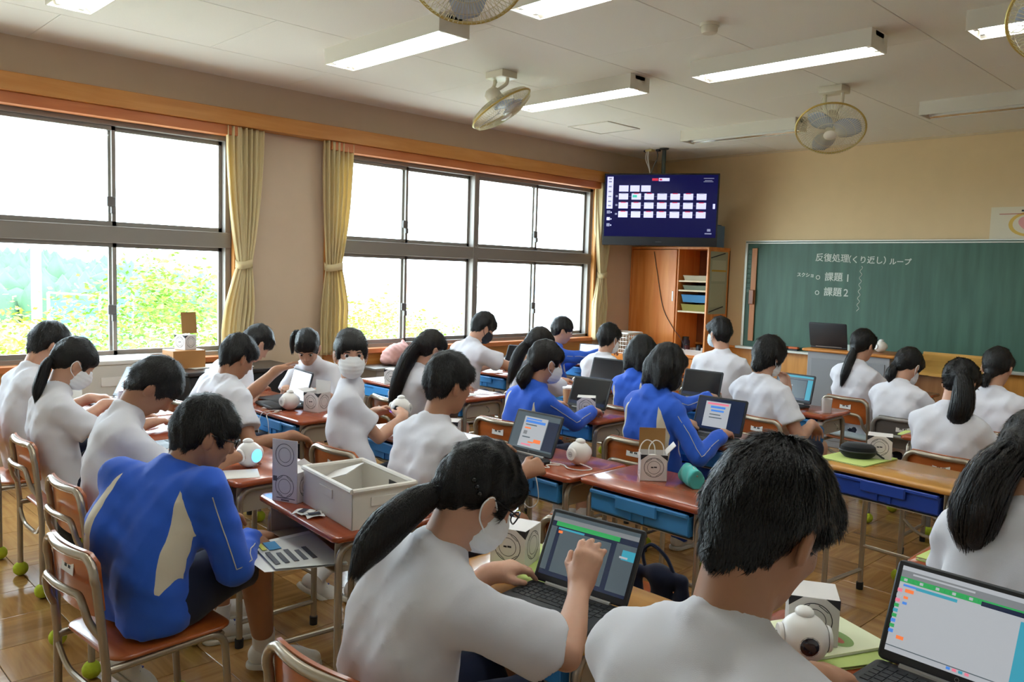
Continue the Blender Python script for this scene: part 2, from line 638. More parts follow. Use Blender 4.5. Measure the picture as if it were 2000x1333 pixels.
for k, (x, y, w, h, c, rc_, lab) in enumerate(((-62, 44, 9, 4.2, '#d8d2c6', '#b0705a', 'pale house with a red roof far beyond the far window'), (-58, 58, 8, 4.0, '#c9d2da', '#6f86a0', 'pale house with a blue roof far beyond the far window'), (-52, 70, 9, 4.6, '#dcd6c4', '#8c8c8c', 'pale house with a grey roof far beyond the far window'))):
    ho = empty('house', (x, y, GZ), math.radians(30 + 8 * k), lab, 'house', 'houses far outside')
    MB().box(-w / 2, w / 2, -3.5, 3.5, 0, h).build('walls', mat('house_wall_%d' % k, c, rough=.8), ho, smooth=False)
    MB().add([(-w / 2 - .4, -4, h), (w / 2 + .4, -4, h), (w / 2 + .4, 4, h), (-w / 2 - .4, 4, h), (-w / 2 - .4, 0, h + 1.9), (w / 2 + .4, 0, h + 1.9)], [(0, 1, 5, 4), (2, 3, 4, 5), (0, 4, 3), (1, 2, 5), (3, 2, 1, 0)]).build('roof', mat('house_roof_%d' % k, rc_, rough=.8), ho, smooth=False)
    for xx in (-w / 4, w / 4):
        MB().box(xx - .8, xx + .8, -3.56, -3.5, 1.4, 2.9).build('window', mat('house_glass', '#5a6a78', rough=.3), ho, smooth=False)
gd = empty('guard_rail', (-10.4, 0, GZ), 0, 'white guard rail along the road outside', 'guard rail')
MB().box(-.03, .03, -30, 40, .62, .86).build('beam', mat('rail_white', '#e2e2de', rough=.6), gd, smooth=False)
for k in range(24):
    MB().tube([(0, -28 + 2.9 * k, 0), (0, -28 + 2.9 * k, .85)], .05, 8).build('post', mat('rail_white', '#e2e2de'), gd)
# ------------------------------------------------------------------ room shell
RX, RY = 7.6, -9.7
WIN = [(-9.1, -5.62), (-4.75, -1.22)]
WZ0, WZ1 = 0.78, 2.49

# floor: square parquet tiles, each its own piece where the picture shows them
floor = struct(MB().box(-0.2, RX + 0.2, RY - 0.2, 0.2, -0.12, -0.006).build('floor', mat('floor_joint', '#6b5236', rough=0.6), smooth=False), 'golden brown wooden parquet floor')
TS = 0.303
tile = MB().box(-TS / 2 + .0012, TS / 2 - .0012, -TS / 2 + .0012, TS / 2 - .0012, -0.006, 0.0, bev=0.0012).mesh('floor_tile', smooth=False)
rest = MB()
cx, cy = 4.0, -7.3
spots = []
for i in range(int(RX / TS) + 1):
    for j in range(int(-RY / TS) + 1):
        x, y = (i + .5) * TS, -(j + .5) * TS
        if x > RX + .15 or y < RY - .15:
            continue
        vis = (1.3 < x < 5.6 and -8.3 < y < -6.1) or (3.6 < x < 5.6 and -6.2 < y < -3.2)
        spots.append((not vis, math.hypot(x - 5.5, y + 8.6), x, y, (i + j) % 2))
spots.sort()
for n, (hid, d, x, y, p) in enumerate(spots):
    if n < 290:
        put('floor_tile', tile, floor_m, floor, (x, y, 0), (0, 0, math.pi / 2 * p))
    else:
        rest.box(x - TS / 2 + .0012, x + TS / 2 - .0012, y - TS / 2 + .0012, y + TS / 2 - .0012, -0.006, 0.0)
rt = rest.build('floor_tiles_beyond', floor_m, floor, smooth=False)
rt['kind'] = 'stuff'

# ceiling: perforated boards
ceiling = struct(MB().box(-0.2, RX + 0.2, RY - 0.2, 0.2, CEIL + 0.008, CEIL + 0.3).build('ceiling', mat('ceiling_joint', '#8d8474', rough=0.9), smooth=False), 'off white ceiling of square boards')
PW, PL = 0.91, 1.82
cp = MB().box(-PW / 2 + .002, PW / 2 - .002, -PL / 2 + .002, PL / 2 - .002, 0, 0.01, bev=0.002).mesh('ceiling_board', smooth=False)
for i in range(-1, 9):
    for j in range(-1, 6):
        x = 3.485 - 3 * PW - PW / 2 + i * PW
        y = -7.04 + PL / 2 + (j - 1) * PL - (PL / 2 if i % 2 else 0)
        if -0.4 < x < RX + .3 and RY - .5 < y < 0.6:
            put('ceiling_board', cp, ceil_m, ceiling, (x, y, CEIL))

wl = MB()
for (a, b) in ((RY - .2, WIN[0][0]), (WIN[0][1], WIN[1][0]), (WIN[1][1], 0.2)):
    wl.box(-0.2, 0, a, b, 0, CEIL + .01)
for (a, b) in WIN:
    wl.box(-0.2, 0, a, b, 0, WZ0).box(-0.2, 0, a, b, WZ1, CEIL + .01)
struct(wl.build('wall_left', wall_l, smooth=False), 'beige window wall')
struct(MB().box(-0.2, RX + 0.2, 0, 0.2, 0, CEIL + .01).build('wall_front', wall_m, smooth=False), 'tan wall behind the chalkboard')
struct(MB().box(RX, RX + 0.2, RY - .2, 0, 0, CEIL + .01).build('wall_right', mat('wall_paint_pale', '#dcd8d2', rough=0.8), smooth=False), 'pale corridor side wall')
struct(MB().box(-0.2, RX + 0.2, RY - 0.2, RY, 0, CEIL + .01).build('wall_back', mat('wall_paint_pale', '#dcd8d2', rough=0.8), smooth=False), 'pale rear wall')
struct(MB().box(0, RX, -0.012, 0, CEIL - 0.022, CEIL).build('trim_1', mat('cornice', '#c9b492', rough=0.6), smooth=False), 'thin cornice strip over the front wall')

# wooden pelmet over the windows and the casing under it
struct(MB().box(0.0, 0.13, RY, -1.10, 2.565, 2.685, bev=.003).build('trim_2', pelmet_m, smooth=False), 'long golden wooden curtain pelmet')
gm = bpy.data.materials.new('pane_glass')
gm.use_nodes = True
_nt = gm.node_tree
for _n in list(_nt.nodes):
    _nt.nodes.remove(_n)
_out = _nt.nodes.new('ShaderNodeOutputMaterial')
_tr = _nt.nodes.new('ShaderNodeBsdfTransparent')
_tr.inputs[0].default_value = (0.97, 0.99, 0.98, 1)
_gl = _nt.nodes.new('ShaderNodeBsdfGlossy')
_gl.inputs['Roughness'].default_value = 0.02
_mx = _nt.nodes.new('ShaderNodeMixShader')
_mx.inputs[0].default_value = 0.04
_nt.links.new(_tr.outputs[0], _mx.inputs[1])
_nt.links.new(_gl.outputs[0], _mx.inputs[2])
_nt.links.new(_mx.outputs[0], _out.inputs[0])

for wi, (a, b) in enumerate(WIN):
    w = struct(empty('window_%d' % (wi + 1), (0, (a + b) / 2, 0)), 'aluminium sliding window bay')
    oy = -(a + b) / 2
    F = MB()                                             # outer frame and the deep middle transom
    F.box(-.11, -.01, a + oy, a + oy + .045, WZ0, WZ1).box(-.11, -.01, b + oy - .045, b + oy, WZ0, WZ1)
    F.box(-.11, -.01, a + oy, b + oy, WZ1 - .035, WZ1).box(-.11, -.01, a + oy, b + oy, WZ0 - .01, WZ0 + .03)
    F.build('frame', alu_m, w, smooth=False)
    MB().box(-.115, 0.0, a + oy, b + oy, 1.625, 1.745, bev=.004).build('transom', alu_m, w, smooth=False)
    mid = (a + b) / 2 + (-.04 if wi else 0)
    MB().box(-.115, .004, mid + oy - .035, mid + oy - .002, WZ0, WZ1, bev=.004).box(-.115, .002, mid + oy + .002, mid + oy + .035, WZ0, WZ1, bev=.004).build('mullion', alu_m, w, smooth=False)
    casing = MB()
    casing.box(-.12, .10, a + oy - .03, b + oy + .03, WZ1, 2.565, bev=.003).build('head_casing', head_m, w, smooth=False)
    for yy in (a + oy - .035, b + oy):
        MB().box(-.12, .05, yy, yy + .035, WZ0 - .06, WZ1, bev=.003).build('jamb', jamb_m, w, smooth=False)
    MB().box(-.12, .07, a + oy - .04, b + oy + .04, WZ0 - .05, WZ0 - .005, bev=.004).build('sill', head_m, w, smooth=False)
    MB().box(0.0, .03, a + oy - .04, b + oy + .04, WZ0 - .16, WZ0 - .05, bev=.003).build('apron', pelmet_m, w, smooth=False)
    for (p, q) in ((a + .045, mid - .035), (mid + .035, b - .045)):
        c = (p + q) / 2
        for (z0, z1) in ((WZ0 + .03, 1.625), (1.745, WZ1 - .035)):
            for k, (s0, s1, xo) in enumerate(((p, c + .02, -.045), (c - .02, q, -.085))):
                S = MB()
                t = .026
                S.box(xo - .012, xo + .012, s0 + oy, s0 + oy + t, z0, z1).box(xo - .012, xo + .012, s1 + oy - t, s1 + oy, z0, z1)
                S.box(xo - .012, xo + .012, s0 + oy, s1 + oy, z0, z0 + .035).box(xo - .012, xo + .012, s0 + oy, s1 + oy, z1 - .03, z1)
                so = S.build('sash', alu_m, w, smooth=False)
                MB().box(xo - .002, xo + .002, s0 + oy + t, s1 + oy - t, z0 + .035, z1 - .03).build('pane', gm, so, smooth=False)
            zc = z0 + .30 if z0 < 1 else z0 + .14
            L = MB().box(-.032, -.012, c + oy - .045, c + oy + .012, zc, zc + .07, bev=.004).box(-.03, -.005, c + oy - .02, c + oy + .012, zc - .05, zc, bev=.004)
            L.build('latch', latch_m, w, smooth=False)


def curtain(y0, y1, tie, tw, zt, zb, label, seed, lean=0.0, bulge=1.0):
    """gathered cloth hanging from the pelmet, pinched by a tieback"""
    rr = random.Random(seed)
    nz, ny = 60, 150
    ph = [rr.uniform(0, 6.28) for _ in range(4)]
    V = []
    ztie = 1.50
    for i in range(nz + 1):
        z = zt + (zb - zt) * i / nz
        if z > ztie:
            t = (zt - z) / (zt - ztie)
            k = t ** 2.2
        else:
            t = (ztie - z) / (ztie - zb)
            k = 1 - min(1, t * 2.2) ** 0.8 * .72 * bulge
        wa = y0 + (tie - tw / 2 - y0) * k
        wb = y1 + (tie + tw / 2 - y1) * k
        if z < ztie:
            wa += lean * min(1, t * 1.5)
            wb += lean * min(1, t * 1.5)
        amp = .030 * (1 - .45 * k)
        for j in range(ny + 1):
            u = j / ny
            s = 2 * math.pi * 6.0 * u
            dx = amp * (math.sin(s + ph[0] + .5 * math.sin(3 * t + ph[1])) + .4 * math.sin(2.3 * s + ph[2] + 2 * z))
            dy = .007 * math.cos(s * 1.0 + ph[3] + z)
            V.append((.075 + dx + .01 * math.sin(2 * math.pi * u), wa + (wb - wa) * u + dy, z))
    Fs = [(i * (ny + 1) + j, i * (ny + 1) + j + 1, (i + 1) * (ny + 1) + j + 1, (i + 1) * (ny + 1) + j) for i in range(nz) for j in range(ny)]
    c = empty('curtain', (0, (y0 + y1) / 2, 0), 0, label, 'curtain', 'cream curtains tied back between the windows')
    oy = (y0 + y1) / 2
    m = MB().add([(x, y - oy, z) for x, y, z in V], Fs)
    o = m.build('curtain_cloth', curtain_m, c, angle=80)
    so = o.modifiers.new('thickness', 'SOLIDIFY')
    so.thickness = .003
    band = MB()
    for zz in (0,):
        pts = [(.075 + .055 * math.cos(a), tie - oy + (tw / 2 + .014) * math.sin(a), ztie + .01 * math.sin(2 * a)) for a in np.linspace(0, 2 * math.pi, 24, endpoint=False)]
        for dz0, dz1 in ((-.03, .03),):
            V2 = [(p[0], p[1], p[2] + dz0) for p in pts] + [(p[0], p[1], p[2] + dz1) for p in pts]
            band.add(V2, [(k, (k + 1) % 24, 24 + (k + 1) % 24, 24 + k) for k in range(24)])
    bo = band.build('tieback', curtain_m, c, angle=80)
    sm = bo.modifiers.new('thickness', 'SOLIDIFY')
    sm.thickness = .006
    return c


curtain(-5.71, -5.40, -5.55, .11, 2.56, .74, 'cream curtain tied back at the right edge of the large left window', 3, lean=-.06)
curtain(-4.85, -4.55, -4.73, .15, 2.56, .74, 'cream curtain tied back at the left edge of the middle window', 4, lean=-.02)
curtain(-1.24, -.97, -1.10, .11, 2.56, .74, 'cream curtain hanging beside the television at the far window end', 5, lean=-.02)

# low grey heater cover running under the windows
hc = empty('heater_cover', (0.17, -3.0, 0), 0, 'long grey steel heater cover under the far windows', 'heater cover')
MB().box(-.16, .16, -1.45, 1.75, .60, .625, bev=.004).build('top_plate', grey_m, hc, smooth=False)
MB().box(-.15, .14, -1.43, 1.73, .02, .60).build('body', mat('heater_grey', '#9b9690', rough=0.5), hc, smooth=False)

# front wall: wainscot under the chalkboard
ws = struct(MB().box(0, RX, -0.02, 0, 0, .70).build('trim_3', wains_m, smooth=False), 'golden wooden wainscot under the chalkboard')
struct(MB().box(0, RX, -0.035, 0, .70, .725, bev=.003).build('trim_4', jamb_m, smooth=False), 'wooden rail on top of the wainscot')

# ------------------------------------------------------------------ chalkboard
board_m = bpy.data.materials.new('chalkboard_green')
board_m.use_nodes = True
_nt = board_m.node_tree
_b = _nt.nodes['Principled BSDF']
_b.inputs['Roughness'].default_value = 0.5
_tc = _nt.nodes.new('ShaderNodeTexCoord')
_mp = _nt.nodes.new('ShaderNodeMapping')
_mp.inputs['Scale'].default_value = (9, 1, 0.8)
_nz = _nt.nodes.new('ShaderNodeTexNoise')
_nz.inputs['Scale'].default_value = 1.4
_nz.inputs['Detail'].default_value = 5
_cr = _nt.nodes.new('ShaderNodeValToRGB')
_cr.color_ramp.elements[0].color = lin('#2d5241')
_cr.color_ramp.elements[1].color = lin('#446b58')
_cr.color_ramp.elements[0].position = .3
_cr.color_ramp.elements[1].position = .8
_nt.links.new(_tc.outputs['Object'], _mp.inputs[0])
_nt.links.new(_mp.outputs[0], _nz.inputs['Vector'])
_nt.links.new(_nz.outputs['Fac'], _cr.inputs[0])
_nt.links.new(_cr.outputs[0], _b.inputs['Base Color'])

BX0, BX1, BZ0, BZ1 = 1.31, 4.95, .735, 1.945
cb = empty('chalkboard', ((BX0 + BX1) / 2, 0, 0), 0, 'wide green chalkboard with white handwriting on the front wall', 'chalkboard')
hw = (BX1 - BX0) / 2
MB().box(-hw, hw, -.022, -.001, BZ0, BZ1).build('writing_surface', board_m, cb, smooth=False)
fr_m = mat('board_frame', '#cfd0c6', rough=0.35, metal=0.3)
MB().box(-hw, hw, -.034, -.001, BZ1 - .012, BZ1, bev=.002).box(-hw, hw, -.034, -.001, BZ1 - .034, BZ1 - .022, bev=.002).build('frame_top', fr_m, cb, smooth=False)
MB().box(-hw, -hw + .03, -.034, -.001, BZ0, BZ1 - .03, bev=.002).build('frame_side', fr_m, cb, smooth=False)
MB().box(hw - .03, hw, -.034, -.001, BZ0, BZ1 - .03, bev=.002).build('frame_side', fr_m, cb, smooth=False)
MB().box(-hw - .03, hw, -.11, -.001, BZ0 - .03, BZ0, bev=.006).build('chalk_rail', fr_m, cb, smooth=False)
chalk = mat('chalk', '#c9d0c6', rough=0.95)
cxm = (BX0 + BX1) / 2


def chalk_text(s, x, z, size, tilt=0.0):
    o = text('chalk_writing', s, size, chalk, cb, (x - cxm, -.0235, z), (math.pi / 2, tilt, 0), off=.0012)
    o['kind'] = 'stuff'


chalk_text('反復処理', 2.15, 1.73, .092, .03)
chalk_text('（くり返し）', 2.46, 1.715, .082, .02)
chalk_text('ループ', 2.93, 1.70, .072, .01)
chalk_text('スクショ', 1.95, 1.555, .05, .03)
chalk_text('○', 2.165, 1.525, .06)
chalk_text('課題', 2.265, 1.52, .10)
chalk_text('1', 2.49, 1.51, .11)
chalk_text('○', 2.165, 1.36, .06)
chalk_text('課題', 2.265, 1.36, .10)
chalk_text('2', 2.48, 1.355, .11)
wav = [(2.655 - cxm + .012 * math.sin(t * 42) - .012 * t, -.0235, 1.675 - .47 * t) for t in np.linspace(0, 1, 60)]
MB().tube(wav, .0035, 5).build('chalk_wavy_line', chalk, cb)
# class list strip down the left margin
for k in range(9):
    text('margin_writing', '月日直曜題数学国語'[k], .045, mat('chalk_dim', '#7f9d93', rough=0.95), cb, (1.345 - cxm, -.0235, 1.80 - k * .055), (math.pi / 2, 0, 0))

rul = empty('board_ruler', (1.435, -.03, 0), 0, 'long wooden board ruler with a block handle at the left of the chalkboard', 'ruler')
rw_m = wood('ruler_wood', '#b9794a', '#cf9263', rough=.5, axis=2)
MB().box(-.032, .032, -.012, 0, .80, 1.86, bev=.002).build('blade', rw_m, rul, smooth=False)
MB().box(-.03, .028, -.045, -.012, 1.22, 1.385, bev=.005).build('handle', wood('ruler_handle', '#8a4f2a', '#a5663a', axis=2), rul, smooth=False)

er_m = mat('eraser_orange', '#cf6a3a', rough=.7)
for k, (x, lab) in enumerate(((1.86, 'orange chalkboard eraser on the chalk rail, the one nearer the ruler'), (1.985, 'orange chalkboard eraser on the chalk rail, the one nearer the lectern'))):
    e = empty('chalkboard_eraser', (x, -.065, BZ0), 0, lab, 'eraser', 'erasers on the chalk rail')
    MB().box(-.055, .055, -.025, .025, 0, .018, bev=.004).build('felt_pad', dark_m, e)
    MB().box(-.055, .055, -.025, .025, .018, .042, bev=.008, seg=2).build('grip', er_m, e)

# poster at the right end of the wall above the board
po = empty('wall_poster', (4.14, -.002, 2.09), 0, 'pale paper poster with a pink heart shape pinned above the chalkboard', 'poster')
MB().box(-.32, .32, -.003, 0, -.15, .15).build('sheet', mat('poster_paper', '#d9cfb6', rough=.8), po, smooth=False)
hp = [(.09 * 16 * math.sin(t) ** 3 / 16, -.004, .09 * (13 * math.cos(t) - 5 * math.cos(2 * t) - 2 * math.cos(3 * t) - math.cos(4 * t)) / 16 - .01) for t in np.linspace(0, 2 * math.pi, 40, endpoint=False)]
MB().face(hp).build('heart_print', mat('poster_pink', '#d99a94', rough=.8), po, smooth=False)
MB().ring((0, -.0036, -.01), .10, .125, (1.35, 0, 0), (0, 0, .9)).build('yellow_print', mat('poster_yellow', '#d9b45c', rough=.8), po, smooth=False)
MB().box(-.07, .07, -.0045, -.003, .105, .12).build('title_print', print_m, po, smooth=False)
MB().box(-.25, .25, -.0042, -.003, .082, .088).build('line_print', mat('poster_red', '#b0564a', rough=.8), po, smooth=False)

# ------------------------------------------------------------------ ceiling lights
def ceiling_light(x, y, on, label):
    L = empty('ceiling_light', (x, y, CEIL), 0, label, 'ceiling light', 'fluorescent ceiling lights')
    h = .6
    MB().box(-h, h, -.06, .06, -.035, 0, bev=.004).build('housing', enamel_m, L, smooth=False)
    for s in (-1, 1):
        MB().box(-h, h, min(s * .108, s * .113), max(s * .108, s * .113), -.105, 0).build('side_skirt', enamel_m, L, smooth=False)
        MB().add([(-h, s * .030, -.036), (h, s * .030, -.036), (h, s * .107, -.098), (-h, s * .107, -.098), (-h, s * .032, -.033), (h, s * .032, -.033), (h, s * .107, -.095), (-h, s * .107, -.095)],
                 [(0, 1, 2, 3), (7, 6, 5, 4), (3, 2, 6, 7), (0, 3, 7, 4), (1, 5, 6, 2), (0, 4, 5, 1)]).build('reflector', [enamel_m if on else refl_m], L, smooth=False)
        MB().box(min(s * h, s * (h - .01)), max(s * h, s * (h - .01)), -.108, .108, -.105, 0).build('end_plate', enamel_m, L, smooth=False)
    for s in (-1, 1):
        t = MB().tube([(-.565, s * .055, -.078), (.565, s * .055, -.078)], .0155, 10).build('tube', tube_on if on else tube_off, L)
        for e in (-1, 1):
            MB().box(e * .565 - .012, e * .565 + .012, s * .055 - .014, s * .055 + .014, -.095, -.03).build('socket', white_m, t, smooth=False)


LIGHTS = [(1.94, -5.50, 1, 'lit fluorescent ceiling light nearest the pier between the windows'),
          (1.92, -3.73, 1, 'lit fluorescent ceiling light behind the window side fan'),
          (3.62, -3.73, 1, 'lit fluorescent ceiling light in the middle of the room, beside the round detector'),
          (2.08, -1.57, 0, 'unlit fluorescent ceiling light between the television pole and the fan facing the camera'),
          (4.32, -1.57, 0, 'unlit fluorescent ceiling light above the right part of the chalkboard'),
          (3.70, -5.50, 1, 'lit fluorescent ceiling light at the top edge behind the nearest fan'),
          (1.87, -7.15, 1, 'lit fluorescent ceiling light at the top left corner'),
          (5.30, -3.70, 1, 'lit fluorescent ceiling light at the upper right behind the corner fan')]
for l in LIGHTS:
    ceiling_light(*l)
for x, y, w_ in ((3.66, -7.15, 'nearest'), (5.35, -7.15, 'second'), (5.35, -5.5, 'third')):        # unseen rest of the lamp rows, added because the lighting needs them
    ceiling_light(x, y, 1, 'lit fluorescent ceiling light overhead, %s outside the frame' % w_)

# ------------------------------------------------------------------ ceiling fans
def rot_to(axis):
    a = Vector(axis).normalized()
    return a.to_track_quat('-Z', 'Y').to_euler()


def fan(base, centre, axis, label, blade_turn):
    f = empty('ceiling_fan', base, 0, label, 'fan', 'oscillating fans fixed to the ceiling')
    c = Vector(centre) - Vector(base)
    MB().box(-.09, .09, -.075, .075, -.05, 0, bev=.008, seg=2).build('ceiling_plate', fan_m, f)
    ax = Vector(axis).normalized()
    mot = c - ax * .10
    arm = MB()
    for s in (-1, 1):
        arm.tube(fillet([(s * .065, 0, -.04), (s * .068, 0, mot.z * .55), (s * .05 + mot.x * .6, mot.y * .6, mot.z * .8), (mot.x, mot.y, mot.z)], .06), .013, 8)
    arm.build('bracket', fan_m, f)
    head = bpy.data.objects.new('motor', MB().lathe([(.0, .135), (.035, .13), (.055, .11), (.06, .05), (.05, .0), (.025, -.02), (0, -.02)], seg=20).mesh('motor'))
    COL.objects.link(head)
    head.data.materials.append(fan_m)
    head.parent = f
    head.location = c
    q = ax.to_track_quat('-Z', 'Y')
    head.rotation_euler = q.to_euler()
    # cage: two rims and fine wires, axis is local -z
    rim = MB()
    circ = [(.24 * math.cos(a), .24 * math.sin(a), -.03) for a in np.linspace(0, 2 * math.pi, 48, endpoint=False)]
    rim.tube(circ, .0075, 6, closed=True)
    o = rim.build('rim', fanrim_m, f)
    o.location = c
    o.rotation_euler = q.to_euler()
    w = MB()
    for k in range(72):
        a = 2 * math.pi * k / 72
        d = np.array([math.cos(a), math.sin(a), 0])
        w.tube([d * .045 + (0, 0, -.10), d * .15 + (0, 0, -.092), d * .225 + (0, 0, -.062), d * .24 + (0, 0, -.03)], .0014, 3, caps=False)
        w.tube([d * .05 + (0, 0, .03), d * .15 + (0, 0, .028), d * .225 + (0, 0, 0), d * .24 + (0, 0, -.03)], .0014, 3, caps=False)
    for r in (.11, .17, .215):
        z = -.10 + .045 * (r / .24) ** 3
        w.tube([(r * math.cos(a), r * math.sin(a), z) for a in np.linspace(0, 2 * math.pi, 36, endpoint=False)], .0013, 3, closed=True)
    g = w.build('guard_wires', mat('fan_wire', '#cfc49f', rough=.4, metal=.3), f)
    g['kind'] = 'stuff'
    g.location = c
    g.rotation_euler = q.to_euler()
    b = MB().lathe([(0, -.108), (.035, -.106), (.046, -.1), (.046, -.094), (0, -.094)], seg=20).build('badge', fan_m, f)
    b.location = c
    b.rotation_euler = q.to_euler()
    for k in range(3):
        V = []
        for i in range(7):
            r = .035 + .175 * i / 6
            wd = .03 + .075 * math.sin(math.pi * (i + .6) / 7.4)
            for j in range(6):
                u = j / 5 - .5
                a = u * wd / r * 1.6
                V.append((r * math.cos(a), r * math.sin(a), -.045 - .035 * u * (1 - .3 * i / 6)))
        Fb = [(i * 6 + j, i * 6 + j + 1, (i + 1) * 6 + j + 1, (i + 1) * 6 + j) for i in range(6) for j in range(5)]
        bl = MB().add(V, Fb).build('blade', blade_m, f, angle=90)
        sm = bl.modifiers.new('thickness', 'SOLIDIFY')
        sm.thickness = .002
        bl.location = c
        qq = q.to_matrix() @ Matrix.Rotation(blade_turn + k * 2 * math.pi / 3, 3, 'Z')
        bl.rotation_euler = qq.to_euler()
    MB().tube(bez([(.03, .05, -.01), (-.10, .05, -.05), (-.11, .03, -.14), (mot.x - .03, mot.y, mot.z + .03)]), .004, 6).build('cord', fan_m, f)
    return f


fan((1.80, -4.43, CEIL), (1.83, -4.47, 2.70), (.42, .36, -.83), 'white ceiling fan tilted down beside the window side lamp', .3)
fan((3.43, -2.57, CEIL), (3.47, -2.68, 2.64), (.28, -.60, -.85), 'white ceiling fan facing the camera above the chalkboard', .9)
fan((3.62, -6.32, CEIL), (3.64, -6.36, 2.73), (.50, -.45, -.74), 'white ceiling fan cut off by the top edge of the picture', .5)
fan((5.36, -4.50, CEIL), (5.36, -4.60, 2.63), (.20, -.62, -.75), 'white ceiling fan at the upper right corner', .1)

det = empty('heat_detector', (3.56, -4.47, CEIL), 0, 'small round ivory detector on the ceiling', 'detector')
MB().lathe([(0, 0), (.055, 0), (.055, -.018), (0, -.018)], seg=24).build('base_plate', fan_m, det)
MB().lathe([(.046, -.018), (.046, -.045), (.04, -.055), (0, -.058)], seg=24).build('cap', fan_m, det)
hat = empty('ceiling_hatch', (.98, -2.26, CEIL), 0, 'square access hatch in the ceiling near the television', 'hatch')
MB().box(-.25, .25, -.25, -.235, -.008, 0).box(-.25, .25, .235, .25, -.008, 0).box(-.25, -.235, -.235, .235, -.008, 0).box(.235, .25, -.235, .235, -.008, 0).build('rim', mat('hatch_rim', '#d8d2c4', rough=.4, metal=.3), hat, smooth=False)
MB().box(-.232, .232, -.232, .232, -.004, 0).build('panel', ceil_m, hat, smooth=False)

# ------------------------------------------------------------------ television on its ceiling pole
tv = empty('television', (.70, -.88, 2.255), math.radians(31), 'wide black television showing rows of white cards on a navy screen', 'television')
tw, th = .64, .405
MB().box(-tw, tw, -.03, .03, -th, th, bev=.008, seg=2).build('cabinet', black_m, tv)
MB().box(-.3, .3, .03, .075, -.25, .22, bev=.01).build('rear_housing', black_m, tv)
navy_s = mat('tv_navy', '#02021a', rough=.2, spec=.25, emit='#0b0b56', estr=.22)
cardw = mat('tv_card', '#8e8eb8', rough=.4, emit='#c4c6ff', estr=.5)
cardr = mat('tv_red', '#8c2030', rough=.4, emit='#a02038', estr=.6)
cardg = mat('tv_green', '#2f8f7a', rough=.4, emit='#2f9f8a', estr=.6)
greyt = mat('tv_grey', '#777a90', rough=.4, emit='#60627a', estr=.5)
D = MB()
D.slot(0).box(-tw + .018, tw - .018, -.0315, -.03, -th + .10, th - .018)


def scr(u0, u1, v0, v1, slot, lift=.0006):
    W, Hh = 2 * (tw - .018), (2 * th - .118)
    X0, Z1 = -tw + .018, th - .018
    D.slot(slot).box(X0 + u0 * W, X0 + u1 * W, -.0315 - lift, -.0315, Z1 - v1 * Hh, Z1 - v0 * Hh)


scr(.015, .07, .03, .55, 1)
for v in (.05, .10, .18, .26, .34, .42, .49):
    scr(.028, .055, v, v + .022, 4, .001)
for v, s in ((.60, 4), (.71, 1), (.81, 4)):
    scr(.02, .05, v - .02, v + .03, s)
    scr(.055, .065, v, v + .02, 1)
scr(.48, .575, .05, .10, 1)
scr(.42, .475, .055, .095, 2)
scr(.485, .51, .062, .09, 2, .001)
scr(.875, .965, .05, .062, 4)
scr(.885, .95, .085, .095, 4)
scr(.875, .96, .105, .115, 4)
scr(.965, .985, .46, .54, 1)
scr(.925, .955, .86, .90, 4)
scr(.905, .965, .925, .945, 4)
for k in range(3):
    scr(.125 + .10 * k, .21 + .10 * k, .17, .27, 1)
for row in range(3):
    for k in range(7):
        u = .125 + .116 * k
        v = .30 + .145 * row
        scr(u, u + .085, v, v + .10, 1)
        scr(u + .02, u + .065, v - .006, v + .008, 2 if (row + k) % 3 else 4, .001)
        if k < 6:
            scr(u + .088, u + .113, v + .048, v + .052, 4)
    scr(.095, .115, .33 + .145 * row, .36 + .145 * row, 4)
scr(.25, .29, .325, .365, 3, .001)
D.build('screen', [navy_s, cardw, cardr, cardg, greyt], tv, smooth=False)
MB().box(-.035, .035, -.032, -.03, -th + .04, -th + .047).build('maker_plate', mat('tv_logo', '#4a4c52', rough=.3), tv, smooth=False)
tp = empty('television_pole', (.70, -.85, CEIL), 0, 'dark steel pole carrying the television from the ceiling', 'pole')
MB().tube([(0, 0, 0), (0, 0, -.62)], .024, 16).build('tube', mat('pole_green_grey', '#3c4440', rough=.4, metal=.4), tp)
MB().lathe([(0, 0), (.055, 0), (.05, -.012), (.03, -.02), (0, -.02)], seg=20).build('flange', mat('pole_flange', '#3a3f3c', rough=.4, metal=.4), tp)
cb2 = empty('cable_bundle', (.53, -.86, CEIL), 0, 'white cables dropping from ceiling boxes behind the television', 'cable')
for k, (x, y) in enumerate(((-.08, .02), (-.02, -.03), (.06, .03))):
    MB().tube(bez([(x, y, -.02), (x * 1.1, y, -.10), (x * .3, y * .4, -.22), (.01, 0, -.34), (.03, .02, -.50)]), .007, 6).build('cord', [cable_m, cable_m, mat('grey_cable', '#5d5c58', rough=.5)][k], cb2)
MB().box(-.06, .03, -.04, .03, -.025, 0, bev=.004).build('outlet_box', mat('outlet_ivory', '#cfc389', rough=.5), cb2)
MB().box(-.11, -.07, .0, .04, -.02, 0, bev=.004).box(.05, .10, .01, .05, -.025, 0, bev=.004).build('junction_box', dark_m, cb2)

